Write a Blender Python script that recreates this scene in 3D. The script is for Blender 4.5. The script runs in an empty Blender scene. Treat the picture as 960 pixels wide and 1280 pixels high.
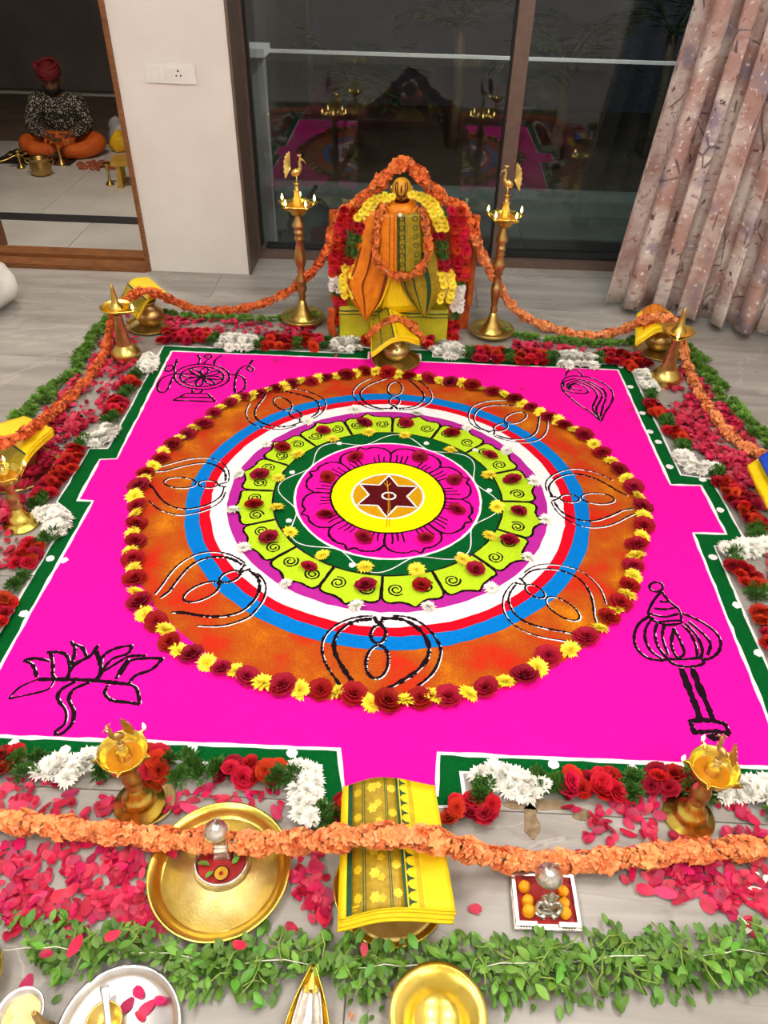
import bpy, bmesh, math, random
from math import sin, cos, pi, radians, hypot, atan2, sqrt
from mathutils import Vector, Matrix, Euler, noise

random.seed(11)
S = bpy.context.scene
C = S.collection

# ------------------------------------------------------------------ camera
CAM = Vector((0.0458, -1.8433, 1.45))
FPX = 956.66
_pitch, _roll, _yaw = 0.686954, 0.027104, 0.027317
_f = Vector((0, cos(_pitch), -sin(_pitch))); _r = Vector((1, 0, 0)); _u = _r.cross(_f)
_r2 = cos(_roll) * _r + sin(_roll) * _u
_u2 = -sin(_roll) * _r + cos(_roll) * _u
_Z = Matrix.Rotation(_yaw, 3, 'Z')
AR, AU, AF = _Z @ _r2, _Z @ _u2, _Z @ _f
cam = bpy.data.cameras.new('camera')
cam.sensor_fit = 'VERTICAL'; cam.sensor_height = 36.0; cam.lens = FPX / 1280 * 36
cam.clip_start = 0.02; cam.clip_end = 100
camo = bpy.data.objects.new('camera', cam); C.objects.link(camo)
camo.matrix_world = Matrix(((AR.x, AU.x, -AF.x, CAM.x), (AR.y, AU.y, -AF.y, CAM.y), (AR.z, AU.z, -AF.z, CAM.z), (0, 0, 0, 1)))
S.camera = camo

# ------------------------------------------------------------------ world (night) and exposure
w = bpy.data.worlds.new('night'); S.world = w; w.use_nodes = True
w.node_tree.nodes['Background'].inputs[0].default_value = (0.012, 0.014, 0.018, 1)
w.node_tree.nodes['Background'].inputs[1].default_value = 1.0
S.view_settings.view_transform = 'Standard'; S.view_settings.look = 'None'
S.view_settings.gamma = 1.0; S.view_settings.use_curve_mapping = False
S.view_settings.exposure = 0.48
PANEL_POWER = 15.0          # emission strength of the ceiling LED panels
PORCH_POWER = 120.0
TERRACE_FILL_POWER = 480.0      # added out-of-view lamp that brightens the terrace           # the lamp over the porch door
CEIL = 2.75
OUT = -0.30                 # level of the porch and the terrace outside

# ------------------------------------------------------------------ measured points -> floor / planes
def _dir(x, y): return (x - 480) * AR - (y - 640) * AU + FPX * AF
def G(x, y, z=0.0):
    d = _dir(x, y); t = (z - CAM.z) / d.z; return CAM + d * t
def PY(x, y, Y):
    d = _dir(x, y); t = (Y - CAM.y) / d.y; return CAM + d * t

def W(x, y, z=0.0):
    """a floor point, given either measured (large numbers) or in metres"""
    return Vector((x, y, z)) if abs(x) < 3 and abs(y) < 3 else G(x, y, z)
def in_view(p, m_=0):
    v = Vector(p) - CAM; d_ = v.dot(AF)
    if d_ <= 0.05: return False
    x = 480 + FPX * v.dot(AR) / d_; y = 640 - FPX * v.dot(AU) / d_
    return -m_ < x < 960 + m_ and -m_ < y < 1280 + m_

# ------------------------------------------------------------------ materials
def srgb(c):
    return tuple((v / 12.92 if v <= 0.04045 else ((v + 0.055) / 1.055) ** 2.4) for v in [x / 255 for x in c]) + (1,)
MATS = {}
def mat(name, c, rough=0.6, metal=0.0, c2=None, scale=40, bump=0.0, bscale=None, rand=0.0, hue=0.0, sss=0.0, coat=0.0, emit=None, estr=0.0, stretch=None, spec=None, trans=0.0, lo=0.35, hi=0.65):
    m = bpy.data.materials.new(name); m.use_nodes = True; nt = m.node_tree; N = nt.nodes; L = nt.links
    b = N['Principled BSDF']
    b.inputs['Roughness'].default_value = rough; b.inputs['Metallic'].default_value = metal
    b.inputs['Base Color'].default_value = srgb(c)
    if spec is not None: b.inputs['Specular IOR Level'].default_value = spec
    if coat: b.inputs['Coat Weight'].default_value = coat
    if trans: b.inputs['Transmission Weight'].default_value = trans
    tc = N.new('ShaderNodeTexCoord'); out = tc.outputs['Object']
    if stretch:
        mp = N.new('ShaderNodeMapping'); mp.inputs['Scale'].default_value = stretch; L.new(out, mp.inputs[0]); out = mp.outputs[0]
    col = None
    if c2 is not None:
        n = N.new('ShaderNodeTexNoise'); n.inputs['Scale'].default_value = scale; n.inputs['Detail'].default_value = 5
        L.new(out, n.inputs['Vector'])
        r = N.new('ShaderNodeValToRGB'); r.color_ramp.elements[0].position = lo; r.color_ramp.elements[1].position = hi
        r.color_ramp.elements[0].color = srgb(c); r.color_ramp.elements[1].color = srgb(c2)
        L.new(n.outputs['Fac'], r.inputs[0]); col = r.outputs[0]
    if rand or hue:
        oi = N.new('ShaderNodeObjectInfo'); hs = N.new('ShaderNodeHueSaturation')
        hs.inputs['Color'].default_value = srgb(c)
        if col is not None: L.new(col, hs.inputs['Color'])
        mr = N.new('ShaderNodeMapRange'); mr.inputs['To Min'].default_value = 1 - rand; mr.inputs['To Max'].default_value = 1 + rand
        L.new(oi.outputs['Random'], mr.inputs[0]); L.new(mr.outputs[0], hs.inputs['Value'])
        if hue:
            m2 = N.new('ShaderNodeMath'); m2.operation = 'MULTIPLY'; m2.inputs[1].default_value = 7.31
            m3 = N.new('ShaderNodeMath'); m3.operation = 'FRACT'
            mh = N.new('ShaderNodeMapRange'); mh.inputs['To Min'].default_value = 0.5 - hue; mh.inputs['To Max'].default_value = 0.5 + hue
            L.new(oi.outputs['Random'], m2.inputs[0]); L.new(m2.outputs[0], m3.inputs[0]); L.new(m3.outputs[0], mh.inputs[0]); L.new(mh.outputs[0], hs.inputs['Hue'])
        col = hs.outputs[0]
    if col is not None: L.new(col, b.inputs['Base Color'])
    if bump:
        n2 = N.new('ShaderNodeTexNoise'); n2.inputs['Scale'].default_value = bscale or scale; n2.inputs['Detail'].default_value = 4
        L.new(out, n2.inputs['Vector'])
        bp = N.new('ShaderNodeBump'); bp.inputs['Strength'].default_value = bump; bp.inputs['Distance'].default_value = 0.01
        L.new(n2.outputs['Fac'], bp.inputs['Height']); L.new(bp.outputs[0], b.inputs['Normal'])
    if sss:
        b.inputs['Subsurface Weight'].default_value = sss; b.inputs['Subsurface Radius'].default_value = (0.01, 0.006, 0.004)
    if emit:
        b.inputs['Emission Color'].default_value = srgb(emit); b.inputs['Emission Strength'].default_value = estr
    MATS[name] = m
    return m
def powder(name, c, c2=None, grain=0.25):
    return mat(name, c, rough=0.95, c2=c2 or tuple(min(255, int(v * 0.9)) for v in c), scale=160, bump=grain, bscale=420, spec=0.1)

powder('pink_powder', (250, 16, 168), (246, 12, 160)); powder('green_powder', (0, 92, 36), (0, 80, 30)); powder('white_powder', (245, 243, 244), (232, 230, 232))
powder('blue_powder', (0, 124, 210), (0, 114, 198)); powder('red_powder', (222, 8, 36), (205, 6, 30)); powder('purple_powder', (192, 34, 160), (168, 44, 146))
powder('lime_powder', (190, 226, 40), (178, 214, 30)); powder('yellow_powder', (255, 236, 0), (246, 222, 0)); powder('maroon_powder', (96, 14, 18), (72, 8, 14))
powder('gold_powder', (214, 160, 14), (196, 140, 10)); powder('black_powder', (34, 14, 26), (22, 10, 18))
# blotchy orange of the outer ring
m = powder('orange_powder', (205, 96, 22), (190, 80, 22)); nt = m.node_tree; N = nt.nodes; L = nt.links
tc = N.new('ShaderNodeTexCoord')
n1 = N.new('ShaderNodeTexNoise'); n1.inputs['Scale'].default_value = 7.5; n1.inputs['Detail'].default_value = 3; L.new(tc.outputs['Object'], n1.inputs['Vector'])
n2 = N.new('ShaderNodeTexNoise'); n2.inputs['Scale'].default_value = 260; n2.inputs['Detail'].default_value = 2; L.new(tc.outputs['Object'], n2.inputs['Vector'])
ad = N.new('ShaderNodeMix'); ad.data_type = 'FLOAT'; ad.inputs[0].default_value = 0.3; L.new(n1.outputs['Fac'], ad.inputs[2]); L.new(n2.outputs['Fac'], ad.inputs[3])
rp = N.new('ShaderNodeValToRGB'); cr = rp.color_ramp
cr.elements[0].position = 0.30; cr.elements[0].color = srgb((204, 26, 20)); cr.elements[1].position = 0.70; cr.elements[1].color = srgb((230, 146, 16))
for p_, c_ in ((0.41, (196, 50, 22)), (0.49, (176, 76, 22)), (0.57, (188, 98, 20))):
    e = cr.elements.new(p_); e.color = srgb(c_)
L.new(ad.outputs[0], rp.inputs[0]); L.new(rp.outputs[0], N['Principled BSDF'].inputs['Base Color'])

mat('rose_red', (132, 4, 24), 0.7, c2=(176, 12, 38), scale=60, rand=0.2, hue=0.008, spec=0.25)
mat('rose_scarlet', (168, 10, 12), 0.7, c2=(206, 26, 20), scale=60, rand=0.25, hue=0.012, spec=0.25)
mat('petal', (164, 2, 46), 0.5, c2=(210, 22, 90), scale=70, rand=0.36, hue=0.010, lo=0.3, hi=0.7)
mat('petal_mass', (152, 4, 34), 0.5, c2=(216, 34, 82), scale=38)
mat('mum_yellow', (250, 224, 16), 0.6, c2=(255, 240, 80), scale=50, rand=0.08, hue=0.01)
mat('mum_white', (236, 234, 220), 0.6, c2=(250, 250, 244), scale=50, rand=0.05)
mat('mum_core', (220, 190, 60), 0.8)
mat('leaf_green', (68, 124, 30), 0.5, c2=(118, 168, 60), scale=30, rand=0.35, hue=0.02)
mat('leaf_dark', (38, 84, 22), 0.6, c2=(80, 130, 40), scale=60, rand=0.25)
mat('leaf_stem', (150, 176, 80), 0.6, c2=(120, 156, 60), scale=40)
mat('leaf_mid', (84, 132, 40), 0.6, c2=(130, 172, 70), scale=60, rand=0.25)
mat('crossandra', (234, 126, 58), 0.6, c2=(250, 176, 116), scale=60, rand=0.14, hue=0.012)
mat('crossandra_dark', (206, 92, 30), 0.6, c2=(232, 130, 58), scale=60, rand=0.14, hue=0.012)
mat('thread', (232, 230, 215), 0.8)
mat('brass', (228, 202, 118), 0.3, 1.0, c2=(210, 180, 92), scale=14, bump=0.03, bscale=60)
mat('brass_bright', (236, 212, 108), 0.27, 1.0, c2=(220, 192, 80), scale=18, bump=0.02, bscale=80)
mat('brass_hammered', (226, 208, 142), 0.5, 1.0, c2=(208, 184, 112), scale=30, bump=0.12, bscale=220)
mat('brass_worn', (208, 178, 112), 0.38, 1.0, c2=(186, 150, 88), scale=20)
mat('pale_brass', (214, 196, 140), 0.35, 1.0, c2=(196, 176, 118), scale=40, bump=0.05, bscale=120)
mat('silver', (234, 230, 224), 0.3, 1.0, c2=(198, 192, 180), scale=60, bump=0.1, bscale=180)
mat('steel', (228, 228, 230), 0.32, 1.0, c2=(206, 206, 208), scale=20)
mat('oil', (206, 140, 4), 0.08, c2=(176, 110, 2), scale=20, coat=0.6)
mat('flame', (255, 220, 140), emit=(255, 214, 120), estr=14)
mat('wick', (240, 236, 220), 0.9)
mat('wall_paint', (226, 222, 216), 0.75, c2=(220, 215, 208), scale=5, bump=0.02, bscale=90)
mat('ceiling_paint', (238, 236, 232), 0.8, c2=(232, 230, 226), scale=6)
mat('wood', (138, 86, 42), 0.45, c2=(108, 64, 30), scale=7, stretch=(3, 3, 30), bump=0.05)
mat('bronze_frame', (116, 98, 88), 0.42, 0.35, c2=(106, 88, 78), scale=30)
mat('bronze_dark', (62, 54, 50), 0.45, 0.3, c2=(54, 46, 42), scale=30)
mat('rubber', (18, 17, 17), 0.7, c2=(26, 25, 25), scale=60)
mat('plastic_white', (232, 230, 226), 0.35, c2=(226, 224, 220), scale=30)
mat('plastic_dark', (40, 38, 38), 0.5, c2=(30, 28, 28), scale=30)
mat('grout', (118, 108, 98), 0.9, c2=(104, 96, 88), scale=60)
mat('porch_tile', (214, 212, 208), 0.35, c2=(198, 195, 190), scale=3, rand=0.03)
mat('porch_dark', (124, 106, 92), 0.6, c2=(106, 92, 80), scale=4, rand=0.05)
mat('granite', (44, 44, 48), 0.35, c2=(70, 70, 74), scale=120)
mat('porch_wall', (128, 120, 114), 0.8, c2=(112, 104, 100), scale=2)
mat('terrace_floor', (128, 128, 122), 0.5, c2=(108, 108, 104), scale=3, rand=0.05)
mat('kerb_stone', (170, 172, 170), 0.6, c2=(150, 152, 150), scale=6)
mat('plant_dark', (30, 52, 26), 0.6, c2=(52, 82, 36), scale=10, rand=0.3)
mat('plastic_sheet', (222, 220, 224), 0.2, c2=(196, 194, 202), scale=8, bump=0.3, bscale=30)
mat('sack_white', (226, 224, 218), 0.5, c2=(206, 203, 197), scale=8, bump=0.35, bscale=14)
mat('saree_yellow', (250, 216, 0), 0.55, c2=(244, 206, 0), scale=30, bump=0.04, bscale=500)
mat('saree_gold', (176, 146, 8), 0.42, c2=(152, 124, 6), scale=90, bump=0.08, bscale=300, metal=0.25)
mat('saree_green', (8, 78, 44), 0.5, c2=(6, 62, 36), scale=60)
mat('saree_motif', (226, 198, 36), 0.4, c2=(206, 176, 20), scale=60, metal=0.25)
mat('saree_orange', (232, 138, 4), 0.5, c2=(216, 116, 2), scale=40, bump=0.06, bscale=300)
mat('saree_maroon', (120, 48, 10), 0.6, c2=(150, 64, 14), scale=60)
mat('saree_olive', (160, 142, 6), 0.5, c2=(136, 118, 4), scale=60, bump=0.06, bscale=300)
mat('saree_lime', (190, 182, 16), 0.55, c2=(168, 164, 14), scale=20, bump=0.05, bscale=120)
mat('saree_blue', (10, 70, 200), 0.5, c2=(8, 54, 170), scale=60)
mat('throne_cloth', (206, 92, 18), 0.55, c2=(170, 56, 14), scale=40)
mat('turmeric', (214, 158, 18), 0.6, c2=(196, 138, 12), scale=40)
mat('kumkum', (120, 18, 14), 0.8, c2=(150, 24, 16), scale=80)
mat('dark_mark', (58, 22, 12), 0.8, c2=(48, 16, 10), scale=60)
mat('red_cloth', (178, 20, 20), 0.6, c2=(150, 14, 14), scale=40)
mat('marigold', (246, 158, 10), 0.6, c2=(252, 186, 20), scale=40)
mat('skin', (120, 78, 56), 0.6, c2=(106, 66, 46), scale=20)
mat('beard', (26, 20, 18), 0.85, c2=(36, 28, 24), scale=60)
mat('turban', (132, 22, 32), 0.75, c2=(104, 14, 24), scale=14, bump=0.3, bscale=26)
mat('trouser_orange', (224, 104, 20), 0.7, c2=(200, 84, 14), scale=12, bump=0.2, bscale=18)
mat('clay', (150, 78, 46), 0.85, c2=(176, 98, 60), scale=30, rand=0.25)
mat('dark_cloth', (50, 24, 22), 0.85, c2=(36, 18, 18), scale=20)
mat('stool_paint', (198, 156, 60), 0.55, c2=(180, 138, 46), scale=10)
mat('yellow_wrap', (240, 200, 30), 0.45, c2=(230, 160, 20), scale=12)
mat('diffuser', (255, 255, 255), 0.5, emit=(255, 250, 243), estr=PANEL_POWER)
mat('porch_diffuser', (255, 255, 255), 0.5, emit=(255, 240, 220), estr=PORCH_POWER)
mat('terrace_fill_glow', (255, 255, 255), 0.5, emit=(240, 248, 245), estr=TERRACE_FILL_POWER)
mat('mortar', (150, 132, 104), 0.9, c2=(120, 98, 70), scale=60, bump=0.4, bscale=90)
mat('clear_plastic', (236, 234, 236), 0.15, c2=(214, 212, 216), scale=12, bump=0.4, bscale=22, trans=0.55)

# shirt print: small pale blotches on black
m = mat('shirt_print', (30, 28, 28), 0.7); nt = m.node_tree; N = nt.nodes; L = nt.links
tc = N.new('ShaderNodeTexCoord'); v = N.new('ShaderNodeTexVoronoi'); v.inputs['Scale'].default_value = 64; v.distance = 'MANHATTAN'; L.new(tc.outputs['Object'], v.inputs['Vector'])
nz = N.new('ShaderNodeTexNoise'); nz.inputs['Scale'].default_value = 70; L.new(tc.outputs['Object'], nz.inputs['Vector'])
mm = N.new('ShaderNodeMath'); mm.operation = 'ADD'; L.new(v.outputs['Distance'], mm.inputs[0]); L.new(nz.outputs['Fac'], mm.inputs[1])
rp = N.new('ShaderNodeValToRGB'); rp.color_ramp.interpolation = 'CONSTANT'
rp.color_ramp.elements[0].color = srgb((200, 190, 166)); rp.color_ramp.elements[1].color = srgb((30, 28, 28)); rp.color_ramp.elements[1].position = 1.0; mm.use_clamp = False; v.inputs['Randomness'].default_value = 1.0
L.new(mm.outputs[0], rp.inputs[0]); L.new(rp.outputs[0], N['Principled BSDF'].inputs['Base Color'])

# veined grey stone of the tiles
m = mat('stone_tile', (160, 151, 142), 0.36); nt = m.node_tree; N = nt.nodes; L = nt.links
ge = N.new('ShaderNodeNewGeometry'); oi = N.new('ShaderNodeObjectInfo')
vm = N.new('ShaderNodeVectorMath'); vm.operation = 'MULTIPLY_ADD'; vm.inputs[1].default_value = (1, 1, 1)
ml = N.new('ShaderNodeVectorMath'); ml.operation = 'SCALE'; ml.inputs[0].default_value = (7, 13, 3); L.new(oi.outputs['Random'], ml.inputs['Scale'])
L.new(ge.outputs['Position'], vm.inputs[0]); L.new(ml.outputs[0], vm.inputs[2])
mp = N.new('ShaderNodeMapping'); mp.inputs['Rotation'].default_value = (0, 0, radians(4)); mp.inputs['Scale'].default_value = (1.2, 9, 1); L.new(vm.outputs[0], mp.inputs[0])
na = N.new('ShaderNodeTexNoise'); na.inputs['Scale'].default_value = 1.6; na.inputs['Detail'].default_value = 8; na.inputs['Distortion'].default_value = 0.6; L.new(mp.outputs[0], na.inputs['Vector'])
ra = N.new('ShaderNodeValToRGB'); ra.color_ramp.elements[0].position = 0.28; ra.color_ramp.elements[1].position = 0.75
ra.color_ramp.elements[0].color = srgb((134, 129, 122)); ra.color_ramp.elements[1].color = srgb((178, 174, 168)); L.new(na.outputs['Fac'], ra.inputs[0])
def vein(scale, vs, rot, width, colr, prev, fac):
    mp = N.new('ShaderNodeMapping'); mp.inputs['Rotation'].default_value = (0, 0, rot); mp.inputs['Scale'].default_value = vs; L.new(vm.outputs[0], mp.inputs[0])
    nb = N.new('ShaderNodeTexNoise'); nb.inputs['Scale'].default_value = scale; nb.inputs['Detail'].default_value = 6; nb.inputs['Distortion'].default_value = 0.8; L.new(mp.outputs[0], nb.inputs['Vector'])
    s = N.new('ShaderNodeMath'); s.operation = 'SUBTRACT'; s.inputs[1].default_value = 0.5; L.new(nb.outputs['Fac'], s.inputs[0])
    a = N.new('ShaderNodeMath'); a.operation = 'ABSOLUTE'; L.new(s.outputs[0], a.inputs[0])
    r = N.new('ShaderNodeMapRange'); r.inputs['From Min'].default_value = 0; r.inputs['From Max'].default_value = width; r.inputs['To Min'].default_value = fac; r.inputs['To Max'].default_value = 0; L.new(a.outputs[0], r.inputs[0])
    mx = N.new('ShaderNodeMix'); mx.data_type = 'RGBA'; mx.inputs[7].default_value = srgb(colr); L.new(r.outputs[0], mx.inputs[0]); L.new(prev, mx.inputs[6])
    return mx.outputs[2]
c1 = vein(1.5, (0.9, 3.2, 1), radians(8), 0.010, (118, 108, 98), ra.outputs[0], 0.35)
c2_ = vein(1.1, (1.1, 1.6, 1), radians(-32), 0.006, (206, 200, 192), c1, 0.35)
L.new(c2_, N['Principled BSDF'].inputs['Base Color'])

# printed curtain fabric
m = mat('curtain_print', (206, 176, 166), 0.8); nt = m.node_tree; N = nt.nodes; L = nt.links
tc = N.new('ShaderNodeTexCoord'); uv = tc.outputs['UV']
def mixn(prev, scale, lo, hi, colr, stretch, detail=5, dist=0.0):
    mp = N.new('ShaderNodeMapping'); mp.inputs['Scale'].default_value = stretch; L.new(uv, mp.inputs[0])
    n = N.new('ShaderNodeTexNoise'); n.inputs['Scale'].default_value = scale; n.inputs['Detail'].default_value = detail; n.inputs['Distortion'].default_value = dist; L.new(mp.outputs[0], n.inputs['Vector'])
    r = N.new('ShaderNodeMapRange'); r.inputs['From Min'].default_value = lo; r.inputs['From Max'].default_value = hi; L.new(n.outputs['Fac'], r.inputs[0])
    mx = N.new('ShaderNodeMix'); mx.data_type = 'RGBA'; mx.inputs[7].default_value = srgb(colr); L.new(r.outputs[0], mx.inputs[0])
    if isinstance(prev, tuple): mx.inputs[6].default_value = srgb(prev)
    else: L.new(prev, mx.inputs[6])
    return mx.outputs[2]
a = mixn((206, 195, 187), 5, 0.42, 0.58, (170, 136, 127), (1, 1, 1))
a = mixn(a, 6, 0.55, 0.66, (142, 128, 140), (1.3, 1, 1.7))
a = mixn(a, 38, 0.55, 0.68, (158, 120, 108), (1, 1.2, 1))
a = mixn(a, 46, 0.60, 0.70, (232, 222, 214), (1.1, 0.9, 1))
a = mixn(a, 34, 0.655, 0.69, (96, 76, 78), (1, 0.5, 1), 3, 0.5)
wv = N.new('ShaderNodeTexVoronoi'); wv.feature = 'DISTANCE_TO_EDGE'; wv.inputs['Scale'].default_value = 9
mpv = N.new('ShaderNodeMapping'); mpv.inputs['Scale'].default_value = (1, 0.6, 1); mpv.inputs['Rotation'].default_value = (0, 0, 0.5); L.new(uv, mpv.inputs[0]); L.new(mpv.outputs[0], wv.inputs['Vector'])
nm = N.new('ShaderNodeTexNoise'); nm.inputs['Scale'].default_value = 7; L.new(uv, nm.inputs['Vector'])
r1 = N.new('ShaderNodeMapRange'); r1.inputs['From Min'].default_value = 0; r1.inputs['From Max'].default_value = 0.03; r1.inputs['To Min'].default_value = 1; r1.inputs['To Max'].default_value = 0; L.new(wv.outputs['Distance'], r1.inputs[0])
r2 = N.new('ShaderNodeMapRange'); r2.inputs['From Min'].default_value = 0.54; r2.inputs['From Max'].default_value = 0.58; L.new(nm.outputs['Fac'], r2.inputs[0])
mu = N.new('ShaderNodeMath'); mu.operation = 'MULTIPLY'; L.new(r1.outputs[0], mu.inputs[0]); L.new(r2.outputs[0], mu.inputs[1])
mx = N.new('ShaderNodeMix'); mx.data_type = 'RGBA'; mx.inputs[7].default_value = srgb((80, 64, 68)); L.new(mu.outputs[0], mx.inputs[0]); L.new(a, mx.inputs[6])
L.new(mx.outputs[2], N['Principled BSDF'].inputs['Base Color'])

def glass_mat(name, tint, ior):
    m = bpy.data.materials.new(name); m.use_nodes = True; nt = m.node_tree; N = nt.nodes; L = nt.links
    N.remove(N['Principled BSDF'])
    t = N.new('ShaderNodeBsdfTransparent'); t.inputs[0].default_value = srgb(tint)
    g = N.new('ShaderNodeBsdfGlossy'); g.inputs['Roughness'].default_value = 0.0; g.inputs[0].default_value = (1, 1, 1, 1)
    fr = N.new('ShaderNodeFresnel'); fr.inputs[0].default_value = ior
    mx = N.new('ShaderNodeMixShader'); L.new(fr.outputs[0], mx.inputs[0]); L.new(t.outputs[0], mx.inputs[1]); L.new(g.outputs[0], mx.inputs[2])
    L.new(mx.outputs[0], N['Material Output'].inputs[0]); MATS[name] = m
glass_mat('window_glass', (205, 208, 206), 1.6)
glass_mat('rail_glass', (226, 234, 230), 1.3)

# ------------------------------------------------------------------ mesh building
class MB:
    def __init__(s): s.v = []; s.f = []
    def add(s, vs, fs):
        o = len(s.v); s.v += [tuple(p) for p in vs]; s.f += [tuple(i + o for i in f) for f in fs]; return s
    def box(s, a, b):
        x0, y0, z0 = a; x1, y1, z1 = b
        return s.add([(x0, y0, z0), (x1, y0, z0), (x1, y1, z0), (x0, y1, z0), (x0, y0, z1), (x1, y0, z1), (x1, y1, z1), (x0, y1, z1)],
                     [(0, 3, 2, 1), (4, 5, 6, 7), (0, 1, 5, 4), (1, 2, 6, 5), (2, 3, 7, 6), (3, 0, 4, 7)])
    def lathe(s, prof, seg=32, M=None, squash=None):
        vs = []; fs = []; n = len(prof)
        for i in range(seg):
            a = 2 * pi * i / seg
            for r, z in prof:
                p = Vector((r * cos(a), r * sin(a), z))
                if squash: p = squash(p, a)
                vs.append(M @ p if M else p)
        for i in range(seg):
            j = (i + 1) % seg
            for k in range(n - 1):
                fs.append((i * n + k, j * n + k, j * n + k + 1, i * n + k + 1))
        return s.add(vs, fs)
    def tube(s, pts, r, seg=8, cap=True, flat=1.0):
        pts = [Vector(p) for p in pts]; n = len(pts); vs = []; fs = []
        rr = r if isinstance(r, (list, tuple)) else [r] * n
        t0 = (pts[1] - pts[0]).normalized(); up = Vector((0, 0, 1)) if abs(t0.z) < 0.9 else Vector((1, 0, 0))
        side = t0.cross(up).normalized()
        for i in range(n):
            t = (pts[min(i + 1, n - 1)] - pts[max(i - 1, 0)]).normalized()
            side = (side - t * side.dot(t)).normalized(); u = side.cross(t)
            for k in range(seg):
                a = 2 * pi * k / seg; vs.append(pts[i] + rr[i] * (cos(a) * side + flat * sin(a) * u))
        for i in range(n - 1):
            for k in range(seg):
                l = (k + 1) % seg; fs.append((i * seg + k, i * seg + l, (i + 1) * seg + l, (i + 1) * seg + k))
        if cap: fs.append(tuple(range(seg))[::-1]); fs.append(tuple((n - 1) * seg + k for k in range(seg)))
        return s.add(vs, fs)
    def grid(s, fn, nu, nv, closed=False):
        vs = [fn(i / nu, j / nv) for j in range(nv + 1) for i in range(nu + 1)]
        fs = [(j * (nu + 1) + i, j * (nu + 1) + i + 1, (j + 1) * (nu + 1) + i + 1, (j + 1) * (nu + 1) + i) for j in range(nv) for i in range(nu)]
        return s.add(vs, fs)
    def slab(s, fn, nu, nv, th):
        """a sheet fn(u,v) given thickness th along its local normal"""
        P = [[Vector(fn(i / nu, j / nv)) for i in range(nu + 1)] for j in range(nv + 1)]
        top = []; bot = []
        for j in range(nv + 1):
            for i in range(nu + 1):
                du = P[j][min(i + 1, nu)] - P[j][max(i - 1, 0)]; dv = P[min(j + 1, nv)][i] - P[max(j - 1, 0)][i]
                n = du.cross(dv).normalized(); top.append(P[j][i] + n * th / 2); bot.append(P[j][i] - n * th / 2)
        W = nu + 1; N0 = len(top); fs = []
        for j in range(nv):
            for i in range(nu):
                a = j * W + i; fs.append((a, a + 1, a + 1 + W, a + W)); fs.append((N0 + a, N0 + a + W, N0 + a + 1 + W, N0 + a + 1))
        for i in range(nu):
            fs.append((i, N0 + i, N0 + i + 1, i + 1)); a = nv * W + i; fs.append((a, a + 1, N0 + a + 1, N0 + a))
        for j in range(nv):
            a = j * W; fs.append((a, a + W, N0 + a + W, N0 + a)); a = j * W + nu; fs.append((a, N0 + a, N0 + a + W, a + W))
        return s.add(top + bot, fs)
    def prism(s, poly, z0, z1):
        n = len(poly)
        vs = [(p[0], p[1], z0) for p in poly] + [(p[0], p[1], z1) for p in poly]
        area = sum(poly[i][0] * poly[(i + 1) % n][1] - poly[(i + 1) % n][0] * poly[i][1] for i in range(n))
        up = tuple(range(n, 2 * n)); fs = [up if area > 0 else up[::-1]]
        for i in range(n):
            j = (i + 1) % n; fs.append((i, j, n + j, n + i) if area > 0 else (j, i, n + i, n + j))
        return s.add(vs, fs)
    def ball(s, c, r, seg=12, rings=8, M=None):
        rx, ry, rz = r if isinstance(r, (tuple, list)) else (r, r, r)
        vs = []; fs = []
        for j in range(rings + 1):
            t = pi * j / rings
            for i in range(seg):
                a = 2 * pi * i / seg; p = Vector((rx * sin(t) * cos(a), ry * sin(t) * sin(a), -rz * cos(t)))
                if M: p = M @ p
                vs.append(Vector(c) + p)
        for j in range(rings):
            for i in range(seg):
                k = (i + 1) % seg; fs.append((j * seg + i, j * seg + k, (j + 1) * seg + k, (j + 1) * seg + i))
        return s.add(vs, fs)
    def line(s, pts, wd, z, h=0.0012, jit=0.0):
        """a raised line of powder following pts on the floor"""
        pts = [Vector((p[0], p[1], 0)) for p in pts]; n = len(pts); vs = []; fs = []
        for i in range(n):
            t = (pts[min(i + 1, n - 1)] - pts[max(i - 1, 0)]); t = t.normalized() if t.length > 1e-9 else Vector((1, 0, 0))
            q = Vector((-t.y, t.x, 0)); ww = wd / 2 * (1 + random.uniform(-jit, jit))
            vs += [pts[i] + q * ww + Vector((0, 0, z)), pts[i] + Vector((0, 0, z + h)), pts[i] - q * ww + Vector((0, 0, z))]
        for i in range(n - 1):
            a = i * 3; fs += [(a, a + 1, a + 4, a + 3), (a + 1, a + 2, a + 5, a + 4)]
        s.add(vs, fs); s.f = [f[::-1] if False else f for f in s.f]; return s
    def mesh(s, name, m, smooth=True):
        me = bpy.data.meshes.new(name); me.from_pydata([tuple(p) for p in s.v], [], s.f); me.validate()
        if smooth: me.shade_smooth()
        me.materials.append(MATS[m] if isinstance(m, str) else m)
        return me
    def build(s, name, m, parent=None, smooth=True, **kw):
        return put(name, s.mesh(name, m, smooth), parent, **kw)
def put(name, me, parent=None, loc=None, rot=None, scale=None, label=None):
    o = bpy.data.objects.new(name, me); C.objects.link(o)
    if parent: o.parent = parent
    if loc is not None: o.location = loc
    if rot is not None: o.rotation_euler = rot
    if scale is not None: o.scale = scale if isinstance(scale, (tuple, list, Vector)) else (scale,) * 3
    if label: o['label'] = label
    return o
def tag(o, label=None, cat=None, group=None, kind=None):
    if label: o['label'] = label
    if cat: o['category'] = cat
    if group: o['group'] = group
    if kind: o['kind'] = kind
    return o
def empty(name, loc=(0, 0, 0), rz=0.0, label=None, cat=None, group=None, kind=None):
    o = bpy.data.objects.new(name, None); C.objects.link(o); o.location = loc; o.rotation_euler = (0, 0, rz); o.empty_display_size = 0.05
    return tag(o, label, cat, group, kind)
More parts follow.
